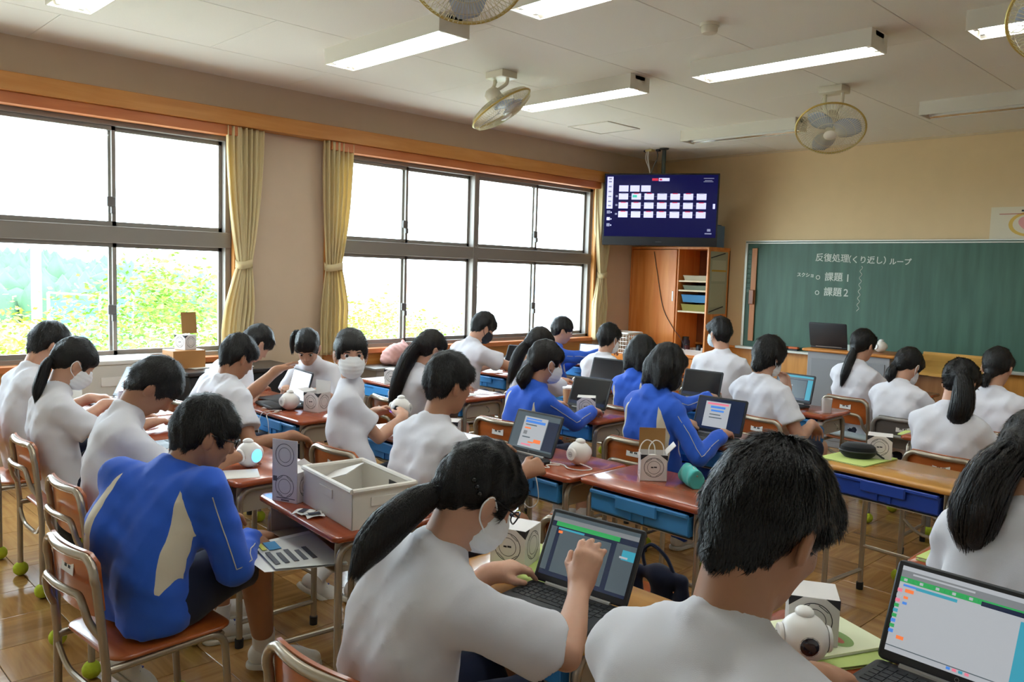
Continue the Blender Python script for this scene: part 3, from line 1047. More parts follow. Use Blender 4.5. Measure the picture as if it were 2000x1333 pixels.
# ------------------------------------------------------------------ wall cabinet in the corner
CX1, CY = 1.10, -.46
cab = empty('storage_cabinet', (CX1 / 2, 0, 0), 0, 'tall orange wooden cabinet with open shelves in the front corner', 'cabinet')
ch = CX1 / 2
ct = 1.86
MB().box(-ch, ch, CY, -.002, ct - .03, ct, bev=.003).build('top_board', cab_m, cab, smooth=False)
MB().box(ch - .022, ch, CY, -.002, 0, ct - .03, bev=.002).build('side_board', cab_m, cab, smooth=False)
MB().box(-ch, -ch + .022, CY, -.002, 0, ct - .03, bev=.002).build('side_board', cab_m, cab, smooth=False)
MB().box(-ch, ch, -.02, -.002, 0, ct - .03).build('back_board', wood('cabinet_back', '#7d4a2a', '#91593a', axis=2), cab, smooth=False)
MB().box(.13, .152, CY, -.02, .60, ct - .03, bev=.002).build('divider', cab_m, cab, smooth=False)
MB().box(-ch + .024, .12, CY + .004, CY + .02, .62, ct - .035, bev=.003).build('sliding_door', cab_m, cab, smooth=False)
dr = MB().box(-ch + .12, .13, CY - .018, CY, .62, ct - .035, bev=.003).build('sliding_door', cab_m, cab, smooth=False)
MB().box(.085, .105, CY - .021, CY - .016, 1.22, 1.34, bev=.003).build('pull', silver_m, dr, smooth=False)
for x0, x1 in ((-ch + .024, -.005), (.0, ch - .024)):
    d2 = MB().box(x0, x1, CY - .012, CY, .05, .555, bev=.003).build('lower_door', cab_m, cab, smooth=False)
    MB().box(x1 - .06 if x0 < -.1 else x0 + .03, x1 - .035 if x0 < -.1 else x0 + .055, CY - .016, CY - .01, .36, .46, bev=.002).build('pull', silver_m, d2, smooth=False)
for z in (.56, .60):
    pass
MB().box(-ch + .02, ch - .02, CY - .012, -.02, .562, .60, bev=.003).build('shelf', cab_m, cab, smooth=False)
shelf_m = wood('shelf_pale', '#c9b48a', '#dac79f', axis=0)
for z in (1.115, 1.36, 1.47):
    MB().box(.152, ch - .022, CY + .01, -.02, z - .02, z, bev=.002).build('shelf', shelf_m, cab, smooth=False)
# notices pinned to the cabinet's side
nt_ = empty('notice_sheets', (CX1 + .003, -.23, 1.45), 0, 'grey green notice sheets pinned on the side of the cabinet', 'notice')
MB().box(0, .003, -.20, .17, -.36, .36).build('backing_sheet', mat('notice_grey', '#a9aa92', rough=.8), nt_, smooth=False)
MB().box(.003, .005, -.16, .13, .02, .26).build('sheet', mat('notice_pale', '#bdbda4', rough=.8), nt_, smooth=False)
MB().box(.003, .005, -.17, .12, -.28, -.01).build('sheet', mat('notice_pale2', '#b3b49a', rough=.8), nt_, smooth=False)
MB().box(.005, .007, -.17, .14, .13, .15).build('yellow_strip', mat('notice_yellow', '#c39a3c', rough=.8), nt_, smooth=False)
MB().tube([(.007, -.19, .285), (.007, .10, .345)], .006, 6).build('dark_clip', dark_m, nt_)
MB().tube([(.007, -.19, -.335), (.007, .10, -.275)], .006, 6).build('dark_clip', dark_m, nt_)


def shelf_bin(x0, x1, y0, y1, z, h, m, label):
    o = empty('storage_bin', ((x0 + x1) / 2, (y0 + y1) / 2, z), 0, label, 'bin')
    a, b = (x1 - x0) / 2, (y1 - y0) / 2
    t = .004
    MB().add([(-a * .92, -b * .92, 0), (a * .92, -b * .92, 0), (a * .92, b * .92, 0), (-a * .92, b * .92, 0), (-a, -b, h), (a, -b, h), (a, b, h), (-a, b, h),
              (-a + t, -b + t, h), (a - t, -b + t, h), (a - t, b - t, h), (-a + t, b - t, h), (-a * .92 + t, -b * .92 + t, t), (a * .92 - t, -b * .92 + t, t), (a * .92 - t, b * .92 - t, t), (-a * .92 + t, b * .92 - t, t)],
             [(3, 2, 1, 0), (0, 1, 5, 4), (1, 2, 6, 5), (2, 3, 7, 6), (3, 0, 4, 7), (4, 5, 9, 8), (5, 6, 10, 9), (6, 7, 11, 10), (7, 4, 8, 11), (8, 9, 13, 12), (9, 10, 14, 13), (10, 11, 15, 14), (11, 8, 12, 15), (12, 13, 14, 15)]).build('tub', m, o, smooth=False)
    MB().tube([(-a, -b, h), (a, -b, h), (a, b, h), (-a, b, h)], .005, 6, closed=True).build('lip', m, o)
    return o


shelf_bin(.73, 1.06, -.42, -.06, 1.115, .075, mat('olive_plastic', '#8a8030', rough=.5), 'olive green plastic bin on the lower cabinet shelf')
b0 = shelf_bin(.73, 1.06, -.42, -.06, 1.215, .085, mat('bin_blue', '#2f78a8', rough=.5), 'blue plastic bin stacked on the olive bin in the cabinet')
shelf_bin(.73, 1.06, -.40, -.06, 1.36, .05, mat('grey_green_tray', '#6f7560', rough=.5), 'grey green tray on the middle cabinet shelf')
shelf_bin(.73, 1.06, -.40, -.06, 1.47, .055, mat('beige_tray', '#b9ad92', rough=.5), 'beige tray on the upper cabinet shelf')
shelf_bin(.73, 1.06, -.44, -.12, .60, .06, white_m, 'white tray of small things at the bottom of the cabinet niche')
for k, (x, y, r, h, c) in enumerate(((.74, -.30, .05, .20, '#2c2236'), (.80, -.36, .035, .12, '#5c2a2a'), (.92, -.30, .03, .11, '#3a3a40'), (1.0, -.33, .025, .10, '#d5d2cc'))):
    o = empty('craft_jar', (x, y, .602 if k < 1 else .666 - .062), 0, ['dark purple jar in the cabinet niche', 'maroon jar in the white cabinet tray', 'grey jar in the white cabinet tray', 'white jar in the white cabinet tray'][k], 'jar')
    MB().lathe([(0, 0.004), (r, 0.004), (r, h * .75), (r * .7, h * .85), (r * .7, h * .88), (0, h * .88)], seg=16).build('body', mat('jar_%d' % k, c, rough=.5), o)
    MB().lathe([(r * .75, h * .86), (r * .75, h), (0, h)], seg=16).build('lid', dark_m, o)
# blue file box on top of the cabinet
fb = empty('file_box', (.97, -.24, ct), 0, 'blue grey file box standing on top of the cabinet behind the television', 'box')
MB().box(-.10, .10, -.14, .14, 0, .25, bev=.004).build('case', mat('file_blue', '#5c7896', rough=.6), fb)
MB().box(-.07, .07, -.142, -.139, .10, .22).build('window_label', mat('file_pale', '#8aa0b5', rough=.6), fb, smooth=False)
for x in (-.06, 0, .06):
    MB().box(x - .012, x + .012, -.11, .11, .25, .262).build('folder_edge', mat('file_dark', '#3f566e', rough=.6), fb, smooth=False)
wc = MB().tube(bez([(.36, -.485, 1.80), (.42, -.487, 1.55), (.52, -.487, 1.15), (.66, -.487, .93), (.80, -.487, .78), (.86, -.487, .66)], 8), .004, 5).build('loose_cord', dark_m)
tag(wc, 'thin dark cord hanging across the orange cabinet door', 'cord')
# ------------------------------------------------------------------ desks and chairs
DZ = .67


def slab(w, d, z0, z1, rad, bev, seg=5, dish=0.0):
    """rounded-corner board with softened edges"""
    pts = []
    for (sx, sy, a0) in ((1, 1, 0), (-1, 1, 90), (-1, -1, 180), (1, -1, 270)):
        for k in range(seg + 1):
            a = math.radians(a0 + 90 * k / seg)
            pts.append((sx * (w / 2 - rad) + rad * math.cos(a), sy * (d / 2 - rad) + rad * math.sin(a)))
    n = len(pts)

    def ring(s, z):
        return [((abs(x) - s) * (1 if x > 0 else -1), (abs(y) - s) * (1 if y > 0 else -1), z) for x, y in pts]
    rings = [ring(bev, z0), ring(0, z0 + bev), ring(0, z1 - bev), ring(bev, z1)]
    V = [p for r in rings for p in r]
    F = [(i * n + k, i * n + (k + 1) % n, (i + 1) * n + (k + 1) % n, (i + 1) * n + k) for i in range(3) for k in range(n)]
    F += [tuple(range(n))[::-1], tuple(3 * n + k for k in range(n))]
    return MB().add(V, F)


M_top = slab(.60, .40, DZ - .024, DZ, .028, .006).mesh('desk_top', angle=50)
M_boxs = MB()
t = .004
M_boxs.box(-.245, .245, -.17, .17, .535, .539).box(-.249, -.245, -.17, .17, .535, .645).box(.245, .249, -.17, .17, .535, .645).box(-.245, .245, .166, .17, .535, .645)
M_boxs = M_boxs.mesh('book_box', smooth=False)
_b = MB()
_b.box(-.235, .235, -.19, -.183, .553, .635, bev=.003).box(-.235, .235, -.183, .15, .549, .555).box(-.235, -.23, -.183, .15, .555, .625).box(.23, .235, -.183, .15, .555, .625).box(-.235, .235, .145, .15, .555, .625)
M_bin = _b.mesh('desk_bin', smooth=False)
_b = MB()
_b.box(-.235, .235, -.202, -.19, .62, .637, bev=.004).box(-.10, .10, -.206, -.19, .585, .637, bev=.005)
for x in (-.03, 0.03):
    _b.box(x - .006, x + .006, -.196, -.19, .553, .585)
M_lip = _b.mesh('bin_handle', smooth=False)
M_side = MB().tube(fillet([(0, -.165, .018), (0, -.165, .628), (0, .165, .628), (0, .165, .018)], .06, 6), .0125, 10).mesh('side_frame')
M_foot = MB().tube([(0, -.165, .10), (0, .165, .10)], .010, 8).mesh('foot_bar')
M_cross = MB().tube([(-.262, .165, .22), (.262, .165, .22)], .010, 8).mesh('cross_bar')
M_cap = MB().lathe([(0, 0), (.016, 0), (.017, .035), (.0125, .037)], seg=10).mesh('leg_cap')
M_hook = MB().tube(bez([(.0, 0, 0), (.02, 0, -.01), (.028, 0, -.025), (.02, 0, -.035)], 5), .003, 6).mesh('side_hook')


def desk(x, near_y, label, top=None, bin_m=None, rz=0.0, group='pupils\' desks in rows'):
    r = math.radians(rz)
    d = empty('school_desk', (x - math.sin(r) * .2, near_y + math.cos(r) * .2, 0), r, label, 'desk', group)
    put('desk_top', M_top, top or desk_red, d)
    put('book_box', M_boxs, steel_m, d)
    if bin_m is not None:
        bo = put('desk_bin', M_bin, bin_m, d)
        put('bin_handle', M_lip, bin_m, bo)
    for s in (-1, 1):
        put('side_frame', M_side, pipe_m, d, (s * .262, 0, 0))
        put('foot_bar', M_foot, pipe_m, d, (s * .262, 0, 0))
        put('side_hook', M_hook, pipe_m, d, (s * .268, .02, .60), (0, 0, 0 if s > 0 else math.pi))
        for yy in (-.165, .165):
            put('leg_cap', M_cap, rubber_m, d, (s * .262, yy, 0))
    put('cross_bar', M_cross, pipe_m, d)
    return d


# chair meshes, facing +y, origin on the floor under the seat
SZ = .385
M_seat = slab(.37, .37, SZ - .014, SZ, .05, .005).mesh('seat', angle=50)


def bow(x, c=.16, d=.028):
    return -d * (1 - (x / c) ** 2)


_top = [(-.178, -.205, .036), (-.178, -.205, .40), (-.172, -.225, .66)]
_path = fillet(_top + [(-.172, -.235, .682)], .02)
_pts = [(-.178, -.205, .036), (-.178, -.203, .36)] + [(-.176, -.215, .50), (-.174, -.226, .61)]
_arc = []
for k in range(9):
    a = math.pi - math.pi / 2 * k / 8
    _arc.append((-.174 + .055 + .055 * math.cos(a), -.230 - .004 * k / 8, .625 + .055 * math.sin(a)))
_mid = [(x, -.234 + bow(x, .12, .018), .68) for x in np.linspace(-.10, .10, 7)]
_half = _pts + _arc
_full = _half + _mid + [(-x, y, z) for x, y, z in _half[::-1]]
M_backframe = MB().tube(_full, .0125, 10).mesh('back_frame')
_i = [(-.176, -.212, .455), (-.150, -.235, .50), (-.140, -.246, .545), (-.118, -.250, .572), (-.08, -.262, .580), (0, -.268, .580)]
_i = _i + [(-x, y, z) for x, y, z in _i[-2::-1]]
M_rail = MB().tube(bez(_i, 5), .011, 10).mesh('lower_rail')
_b = MB()
_V = []
nx, nz = 12, 6
for side in (0, 1):
    for i in range(nx + 1):
        for j in range(nz + 1):
            x = -.166 + .332 * i / nx
            zz = .505 + .19 * j / nz
            # rounded corners
            ex = max(0, abs(x) - .13) / .036
            zz = .60 + (zz - .60) * (1 - .28 * ex * ex)
            _V.append((x, -.206 + bow(x, .166, .022) - .09 * (zz - .505) + (.0105 if side else 0), zz))
N1 = (nx + 1) * (nz + 1)
_F = []
for i in range(nx):
    for j in range(nz):
        a = i * (nz + 1) + j
        _F += [(a, a + nz + 1, a + nz + 2, a + 1), (N1 + a, N1 + a + 1, N1 + a + nz + 2, N1 + a + nz + 1)]
for i in range(nx):
    for j in (0, nz):
        a = i * (nz + 1) + j
        _F.append((a, N1 + a, N1 + a + nz + 1, a + nz + 1))
for j in range(nz):
    for i in (0, nx):
        a = i * (nz + 1) + j
        _F.append((a, a + 1, N1 + a + 1, N1 + a))
M_backrest = MB().add(_V, _F).mesh('backrest', angle=50)
M_sidef = MB().tube(fillet([(0, -.204, .355), (0, .155, .362), (0, .175, .036)], .06, 6), .0115, 10).mesh('front_leg')
M_str = MB().tube(fillet([(-.176, -.204, .33), (-.10, -.204, .27), (.10, -.204, .27), (.176, -.204, .33)], .06, 5), .009, 8).mesh('stretcher')
M_front = MB().tube([(-.168, .15, .352), (.168, .15, .352)], .009, 8).mesh('front_bar')
M_ball = MB().sphere((0, 0, .033), .033, 16, 10).mesh('tennis_ball')
M_lab = MB().box(-.042, .042, -.0016, 0, -.020, .020).mesh('name_label', smooth=False)
_b = MB()
for k, (x0, x1) in enumerate(((-.020, -.013), (-.011, -.004), (.006, .013), (.015, .022))):
    _b.box(x0, x1, -.0022, -.0016, -.005, .004)
M_labp = _b.mesh('label_print', smooth=False)


def chair(x, y, label, rz=0.0, lab=True, wood_m=None, pipe=None, group='pupils\' chairs with tennis balls on the feet'):
    """x, y: where the backrest stands; the seat lies in front of it"""
    r = math.radians(rz)
    c = empty('school_chair', (x - math.sin(r) * .22, y + math.cos(r) * .22, 0), r, label, 'chair', group)
    wm = wood_m or ply_m
    pm = pipe or pipe_m
    put('seat', M_seat, ply_m, c)
    put('backrest', M_backrest, wm, c)
    put('back_frame', M_backframe, pm, c)
    put('lower_rail', M_rail, pm, c)
    for s in (-1, 1):
        put('front_leg', M_sidef, pm, c, (s * .172, 0, 0))
    put('stretcher', M_str, pm, c)
    put('front_bar', M_front, pm, c)
    for bx, by in ((-.178, -.205), (.178, -.205), (-.172, .175), (.172, .175)):
        put('tennis_ball', M_ball, ball_m, c, (bx, by, 0))
    if lab:
        lo = put('name_label', M_lab, paper_m, c, (.01, -.238, .628), (math.radians(-5), 0, 0))
        put('label_print', M_labp, print_m, lo)
    return c


sky_bin, dk_bin = blue_bin, navy_bin
DESKS = [
    (1.48, -7.17, 'red topped desk in the corner by the window, under the open laptop', desk_red, None, 0),
    (2.09, -7.17, 'red topped desk in front of the girl with a high ponytail at the left', desk_red, sky_bin, 0),
    (3.03, -7.19, 'red topped desk with the glowing robot on its corner', desk_red, None, 0),
    (3.81, -7.22, 'red topped desk carrying the white tray and the tall open box', desk_red, None, -5),
    (4.80, -7.24, 'oak topped desk under the laptop that the nearest girl touches', desk_oak, sky_bin, 0),
    (5.58, -7.06, 'red topped desk at the bottom right under the nearest robot and books', desk_red, sky_bin, 0),
    (1.44, -6.35, 'red topped desk hidden behind the boy who reaches to his laptop', desk_red, sky_bin, 0),
    (2.06, -6.36, 'red topped desk with the bright blue bin and a robot beside a ring printed box', desk_red, sky_bin, 0),
    (2.95, -6.22, 'red topped desk of the masked girl who looks back', desk_red, sky_bin, 0),
    (3.765, -6.12, 'red topped desk with the bright laptop and the white ball robot', desk_red, sky_bin, 0),
    (4.37, -6.07, 'red topped desk with the teal pouch and the open box with cord handles', desk_red, sky_bin, -1),
    (5.65, -6.03, 'red topped desk at the right edge under a green folder', desk_red, sky_bin, 0),
    (1.36, -5.12, 'red topped desk by the window carrying a ring printed box', desk_red, sky_bin, 0),
    (1.98, -5.12, 'red topped desk in front of the girl with very long hair', desk_red, sky_bin, 0),
    (3.00, -5.02, 'red topped desk in front of the ponytailed girl in blue', desk_red, sky_bin, 0),
    (3.90, -5.02, 'red topped desk in front of the bobbed girl in blue at the middle', desk_red, sky_bin, 0),
    (4.88, -4.99, 'empty oak topped desk with a deep blue bin, a black case on it', desk_oak, dk_bin, -6),
    (1.25, -4.02, 'red topped desk by the window before the boy in the black mask', desk_red, sky_bin, 0),
    (2.25, -4.12, 'red topped desk before the tall ponytailed girl in white', desk_red, sky_bin, 0),
    (3.12, -4.07, 'red topped desk before the bobbed girl in blue further forward', desk_red, sky_bin, 0),
    (3.72, -3.70, 'red topped desk with the laptop in front of the shaggy haired pupil', desk_red, sky_bin, 0),
    (4.85, -3.92, 'red topped desk with the violet lit robot on a green folder', desk_red, sky_bin, 0),
    (1.30, -2.82, 'red topped desk in the far corner before the boy in a blue jacket', desk_red, sky_bin, 0),
    (2.02, -3.02, 'red topped desk before the white shirted boy near the cabinet', desk_red, sky_bin, 0),
    (2.95, -2.72, 'red topped desk before the boy with the pale mask', desk_red, sky_bin, 0),
    (3.78, -2.22, 'red topped desk close to the lectern before the long ponytailed girl', desk_red, sky_bin, 0),
    (4.33, -2.90, 'red topped desk between the lectern and the girl with a short ponytail', desk_red, sky_bin, 0),
    (4.95, -2.85, 'red topped desk at the far right before the girl with a low bun', desk_red, sky_bin, 0),
]
for d in DESKS:
    desk(d[0], d[1], d[2], d[3], d[4], d[5])

dark_steel = mat('grey_backrest', '#6f6a66', rough=.45, metal=.3)
CHAIRS = [
    (1.46, -7.62, 'wooden school chair at the left edge of the picture', 0, False, None),
    (2.11, -7.60, 'wooden school chair under the girl with the ponytail and mask at the left', 0, False, None),
    (3.00, -7.68, 'wooden school chair behind the boy bent over his desk at the left', 2, False, None),
    (3.72, -7.87, 'wooden school chair under the boy in the blue jacket in the foreground', 4, True, None),
    (4.80, -7.72, 'wooden school chair cut off at the bottom edge, under the nearest girl', 4, False, None),
    (5.72, -7.88, 'wooden school chair under the nearest boy, hidden by his back', 0, False, None),
    (1.40, -6.64, 'wooden school chair by the window behind the leaning boy', 0, False, None),
    (2.04, -6.73, 'wooden school chair under the boy reaching to a laptop', 0, False, None),
    (3.09, -6.60, 'wooden school chair under the masked girl who looks back', 3, True, None),
    (3.78, -6.75, 'wooden school chair under the short haired boy in the middle', 0, True, None),
    (4.54, -6.57, 'empty wooden school chair behind the laptop of the nearest girl', 4, False, None),
    (5.74, -6.58, 'wooden school chair under the girl at the right edge', 0, False, None),
    (1.50, -5.68, 'wooden school chair under the girl looking down by the wall', 150, False, None),
    (2.00, -5.56, 'wooden school chair under the girl with very long hair', -8, True, None),
    (3.00, -5.50, 'wooden school chair under the ponytailed girl in blue', 3, True, None),
    (3.80, -5.33, 'wooden school chair under the bobbed girl in blue at the middle', 2, True, None),
    (1.38, -4.55, 'wooden school chair under the boy in the black mask', 0, False, None),
    (2.37, -4.68, 'wooden school chair under the tall ponytailed girl in white', 0, False, None),
    (3.16, -4.57, 'wooden school chair under the bobbed girl in blue further forward', 0, False, None),
    (3.83, -4.17, 'wooden school chair under the shaggy haired pupil in white', -10, True, None),
    (4.92, -4.39, 'wooden school chair behind the long ponytailed girl at the right, name label on its back', -8, True, None),
    (1.30, -3.38, 'wooden school chair under the boy in blue at the far window', 0, False, None),
    (2.10, -3.66, 'wooden school chair under the white shirted boy near the cabinet', 0, False, None),
    (2.92, -3.36, 'wooden school chair under the boy with the pale mask', 0, False, None),
    (3.78, -2.84, 'wooden school chair with a pale blue cushion near the lectern', -8, True, None),
    (4.40, -3.46, 'grey backed school chair under the girl with a short ponytail', 0, True, 'grey'),
    (4.90, -3.46, 'wooden school chair under the girl with a low bun at the far right', 0, False, None),
]
for c in CHAIRS:
    g = c[5] == 'grey'
    chair(c[0], c[1], c[2], c[3], c[4], dark_steel if g else None, grey_m if g else None)
# cushion on the chair near the lectern
cu = slab(.37, .36, 0, .035, .06, .014).build('seat_cushion', mat('cushion_pale_blue', '#c9dbe2', rough=.9, bump=.3, bscale=200), None, loc=(3.78 + math.sin(math.radians(8)) * .22, -2.62, SZ), rot=(0, 0, math.radians(-8)), angle=60)
tag(cu, 'pale blue seat cushion on the chair near the lectern', 'cushion')

# ------------------------------------------------------------------ props: laptops, robots, boxes
ui = dict(
    dark=mat('screen_dark', '#0d0e12', rough=.16, emit='#14161c', estr=.15),
    grey=mat('screen_grey', '#30343a', rough=.2, emit='#8d9194', estr=.28),
    white=mat('screen_white', '#5a5c60', rough=.2, emit='#cfd4da', estr=.24),
    green=mat('screen_green', '#2a6a3e', rough=.2, emit='#2f9a54', estr=.35),
    teal=mat('screen_teal', '#205a6a', rough=.2, emit='#3f9db4', estr=.33),
    navy=mat('screen_navy', '#10182a', rough=.2, emit='#2a3550', estr=.2),
    orange=mat('screen_orange', '#8a4a28', rough=.2, emit='#e8743c', estr=.4),
    blue=mat('screen_blue', '#274a8a', rough=.2, emit='#4a86d8', estr=.35),
    pink=mat('screen_pink', '#8a4a5a', rough=.2, emit='#e87a90', estr=.35),
    slate=mat('screen_slate', '#3a4248', rough=.2, emit='#5c6a72', estr=.22),
    bright=mat('screen_bright', '#a8b4c4', rough=.2, emit='#cfe4ff', estr=.8))
UI = list(ui)
LW, LD = .145, .100


def ui_mesh(name, rects, bg):
    m = MB()
    w, h = LW - .012, .165
    m.slot(UI.index(bg)).box(-w, w, -.019 - h, -.019, -.0012, -.0006)
    for i, (u0, u1, v0, v1, c) in enumerate(rects):
        lift = .0014 + .0001 * i
        y0, y1 = -.019 - h + h * v0, -.019 - h + h * v1
        m.slot(UI.index(c)).box(-w + 2 * w * u0, -w + 2 * w * u1, y0, y1, -lift, -.0010)
    return m.mesh(name, smooth=False)


_code = [(0, 1, 0, .05, 'white'), (0, 1, .05, .13, 'grey'), (.08, .5, .07, .09, 'white'), (0, 1, .13, .19, 'green'), (.55, 1, .15, .20, 'navy'), (.12, .40, .21, .245, 'teal'), (.03, .12, .21, .235, 'blue'),
         (.05, .11, .26, .30, 'orange'), (.05, .08, .345, .375, 'orange'), (.05, .08, .41, .44, 'blue'), (.12, .16, .37, .40, 'white'), (.06, .11, .80, .84, 'orange'), (.80, 1, .24, .93, 'teal'), (.42, .445, .945, .975, 'blue'),
         (.46, .485, .945, .975, 'pink'), (.50, .525, .945, .975, 'teal'), (.54, .565, .945, .975, 'pink'), (.74, .82, .95, .98, 'pink'), (0, 1, .93, .94, 'slate')]
for k in range(9):
    _code.append((.0, .03, .27 + .06 * k, .31 + .06 * k, ['pink', 'white', 'pink', 'green', 'teal', 'green', 'blue', 'green', 'blue'][k]))
for k in range(14):
    _code.append((.03 + .037 * k, .05 + .037 * k, .145, .175, 'white' if k % 3 == 0 else 'green'))
UIM = dict(
    code=ui_mesh('display_code', _code, 'white'),
    blocks=ui_mesh('display_blocks', [(0, 1, 0, .06, 'slate'), (0, 1, .06, .13, 'grey'), (.05, .8, .13, .20, 'green'), (0, .07, .22, .92, 'slate'), (.09, .40, .22, .25, 'teal'), (.78, 1, .22, .95, 'slate'), (.86, 1, .30, .45, 'teal'), (.12, .72, .25, .93, 'slate'),
                                     (.10, .15, .27, .31, 'orange'), (.84, .93, .40, .43, 'white'), (.48, .60, .32, .35, 'grey'), (.45, .55, .94, .97, 'pink')], 'navy'),
    doc=ui_mesh('display_doc', [(0, 1, 0, .06, 'slate'), (.20, .74, .10, .95, 'white'), (.24, .60, .14, .18, 'blue'), (.24, .70, .20, .27, 'blue'), (.26, .52, .31, .34, 'slate'), (.26, .40, .40, .44, 'orange'), (.26, .34, .50, .60, 'grey'),
                               (.26, .44, .66, .69, 'slate'), (.42, .54, .78, .82, 'orange'), (.54, .70, .70, .80, 'orange'), (.28, .50, .86, .90, 'pink'), (.76, 1, .15, .95, 'navy'), (0, 1, .95, 1, 'slate')], 'slate'),
    page=ui_mesh('display_page', [(0, 1, 0, .06, 'navy'), (.16, .70, .10, .92, 'white'), (.20, .66, .14, .20, 'pink'), (.28, .60, .24, .31, 'blue'), (.30, .58, .36, .42, 'blue'), (.28, .52, .50, .53, 'slate'), (.28, .56, .60, .63, 'slate'), (.72, 1, .08, .95, 'navy')], 'navy'),
    sheet=ui_mesh('display_sheet', [(0, 1, 0, .08, 'teal'), (0, 1, .08, .16, 'slate'), (.03, .84, .18, .90, 'slate'), (.86, 1, .14, .95, 'teal'), (.4, .46, .4, .44, 'white')], 'navy'),
    off=ui_mesh('display_off', [(0, 1, .88, 1, 'navy')], 'dark'),
    bright=ui_mesh('display_bright', [(.06, .5, .1, .13, 'white')], 'bright'))
M_lb = slab(2 * LW, 2 * LD, 0, .017, .012, .004).mesh('laptop_base', angle=50)
_b = MB()
for r in range(5):
    n = 14 if r < 4 else 9
    for k in range(n):
        x0 = -.128 + k * .0183
        w = .0155
        if r == 4:
            x0 = [-.128, -.1095, -.091, -.0725, .0194, .0379, .0564, .075, .0935][k]
        y0 = .062 - r * .0175
        _b.box(x0, x0 + w, y0, y0 + .0145, .017, .0185)
_b.box(-.054, .0175, .062 - 4 * .0175, .0765 - 4 * .0175, .017, .0185)
M_keys = _b.mesh('keys', smooth=False)
M_pad = MB().box(-.045, .045, -.085, -.03, .0168, .0176).mesh('touchpad', smooth=False)
_b = slab(2 * LW, .195, 0, .009, .012, .003)
_b.v = [(x, y - .0975, z) for x, y, z in _b.v]
M_lid = _b.mesh('laptop_lid', angle=50)
M_bez = MB().box(-LW + .004, LW - .004, -.191, -.006, -.0005, .001).mesh('bezel', smooth=False)
M_hin = MB().tube([(-.10, 0, 0), (.10, 0, 0)], .007, 8).mesh('hinge')
_b = MB().ring((0, -.011, -.0012), .0032, .0040, (1, 0, 0), (0, 1, 0), 16)
M_badge = _b.mesh('maker_badge', smooth=False)


def laptop(x, y, z, rz, angle, kind, label, sc=1.0):
    """x, y: middle of the hinge"""
    r = math.radians(rz)
    o = empty('laptop', (x + math.sin(r) * LD * sc, y - math.cos(r) * LD * sc, z), r, label, 'laptop', 'laptops on the desks')
    o.scale = (sc, sc, sc)
    b = put('laptop_base', M_lb, dark_m, o)
    k = put('keys', M_keys, key_m, b)
    k['kind'] = 'stuff'
    put('touchpad', M_pad, key_m, b)
    lid = put('laptop_lid', M_lid, dark_m, o, (0, LD - .004, .019), (-math.radians(angle), 0, 0))
    put('bezel', M_bez, black_m, lid)
    put('display', UIM[kind], [ui[k] for k in UI], lid)
    put('maker_badge', M_badge, silver_m, lid)
    put('hinge', M_hin, silver_m, o, (0, LD - .004, .016))
    return o


# ball robots
_pr = [(0, .0)]
for k in range(1, 20):
    a = math.pi * k / 20
    _pr.append((.053 * math.sin(a), .053 - .053 * math.cos(a)))
_pr.append((0, .106))
_pr[0] = (0, .004)
_pr[1] = (.02, .004)
M_shell = MB().lathe(_pr, seg=32).mesh('shell')
M_eye = MB().lathe([(0, .0548), (.010, .0540), (.0185, .0505), (.020, .0485), (.0215, .0485)], c=(0, 0, .053), axis='y', seg=24).mesh('eye_lens')
M_ear = MB().lathe([(0, .0565), (.026, .0545), (.0275, .0525), (.0285, .0465)], c=(0, 0, .053), axis='x', seg=24).mesh('side_cap')
M_crest = MB().sphere((0, -.006, .106), (.020, .024, .013), 16, 8).mesh('top_button')
M_rface = MB().lathe([(0, .0560), (.018, .0535), (.027, .0465)], c=(0, 0, .053), axis='y', seg=24).mesh('light_face')
M_rmark = MB().ring((0, 0, 0), .010, .0115, (0, 1, 0), (0, 0, 1), 20).ring((0, 0, 0), .005, .0065, (0, 1, 0), (0, 0, 1), 20).box(-.0002, .0002, -.008, .008, -.001, .001).mesh('side_print', smooth=False)
glow_b = mat('robot_light_blue', '#57b4f2', rough=.3, emit='#4ab4ff', estr=1.6)
glow_v = mat('robot_light_violet', '#8d6cf0', rough=.3, emit='#8a5cff', estr=1.2)


def robot(x, y, z, rz, label, light=None, face=False, tilt=0.0):
    o = empty('ball_robot', (x, y, z), math.radians(rz), label, 'robot', 'white ball robots')
    o.rotation_euler = (tilt, 0, math.radians(rz))
    s = put('shell', M_shell, white_m, o)
    if face:
        put('light_face', M_rface, glow_b, o)
    else:
        put('eye_lens', M_eye, mat('lens_dark', '#1c1722', rough=.12, coat=.6), o)
    for sx in (1, -1):
        e = put('side_cap', M_ear, white_m, o, (0, 0, 0), (0, 0, 0 if sx > 0 else math.pi))
        put('side_print', M_rmark, mat('print_grey', '#5a5a5e', rough=.7), e, (.0566, 0, .053))
    put('top_button', M_crest, white_m, o)
    if light:
        put('light_strip', MB().ring((0, 0, 0), .0530, .0546, (1, 0, 0), (0, 1, 0), 28).mesh('light_strip', smooth=False), light, o, (0, 0, .035))
    return o


# ring printed boxes
BA = .054


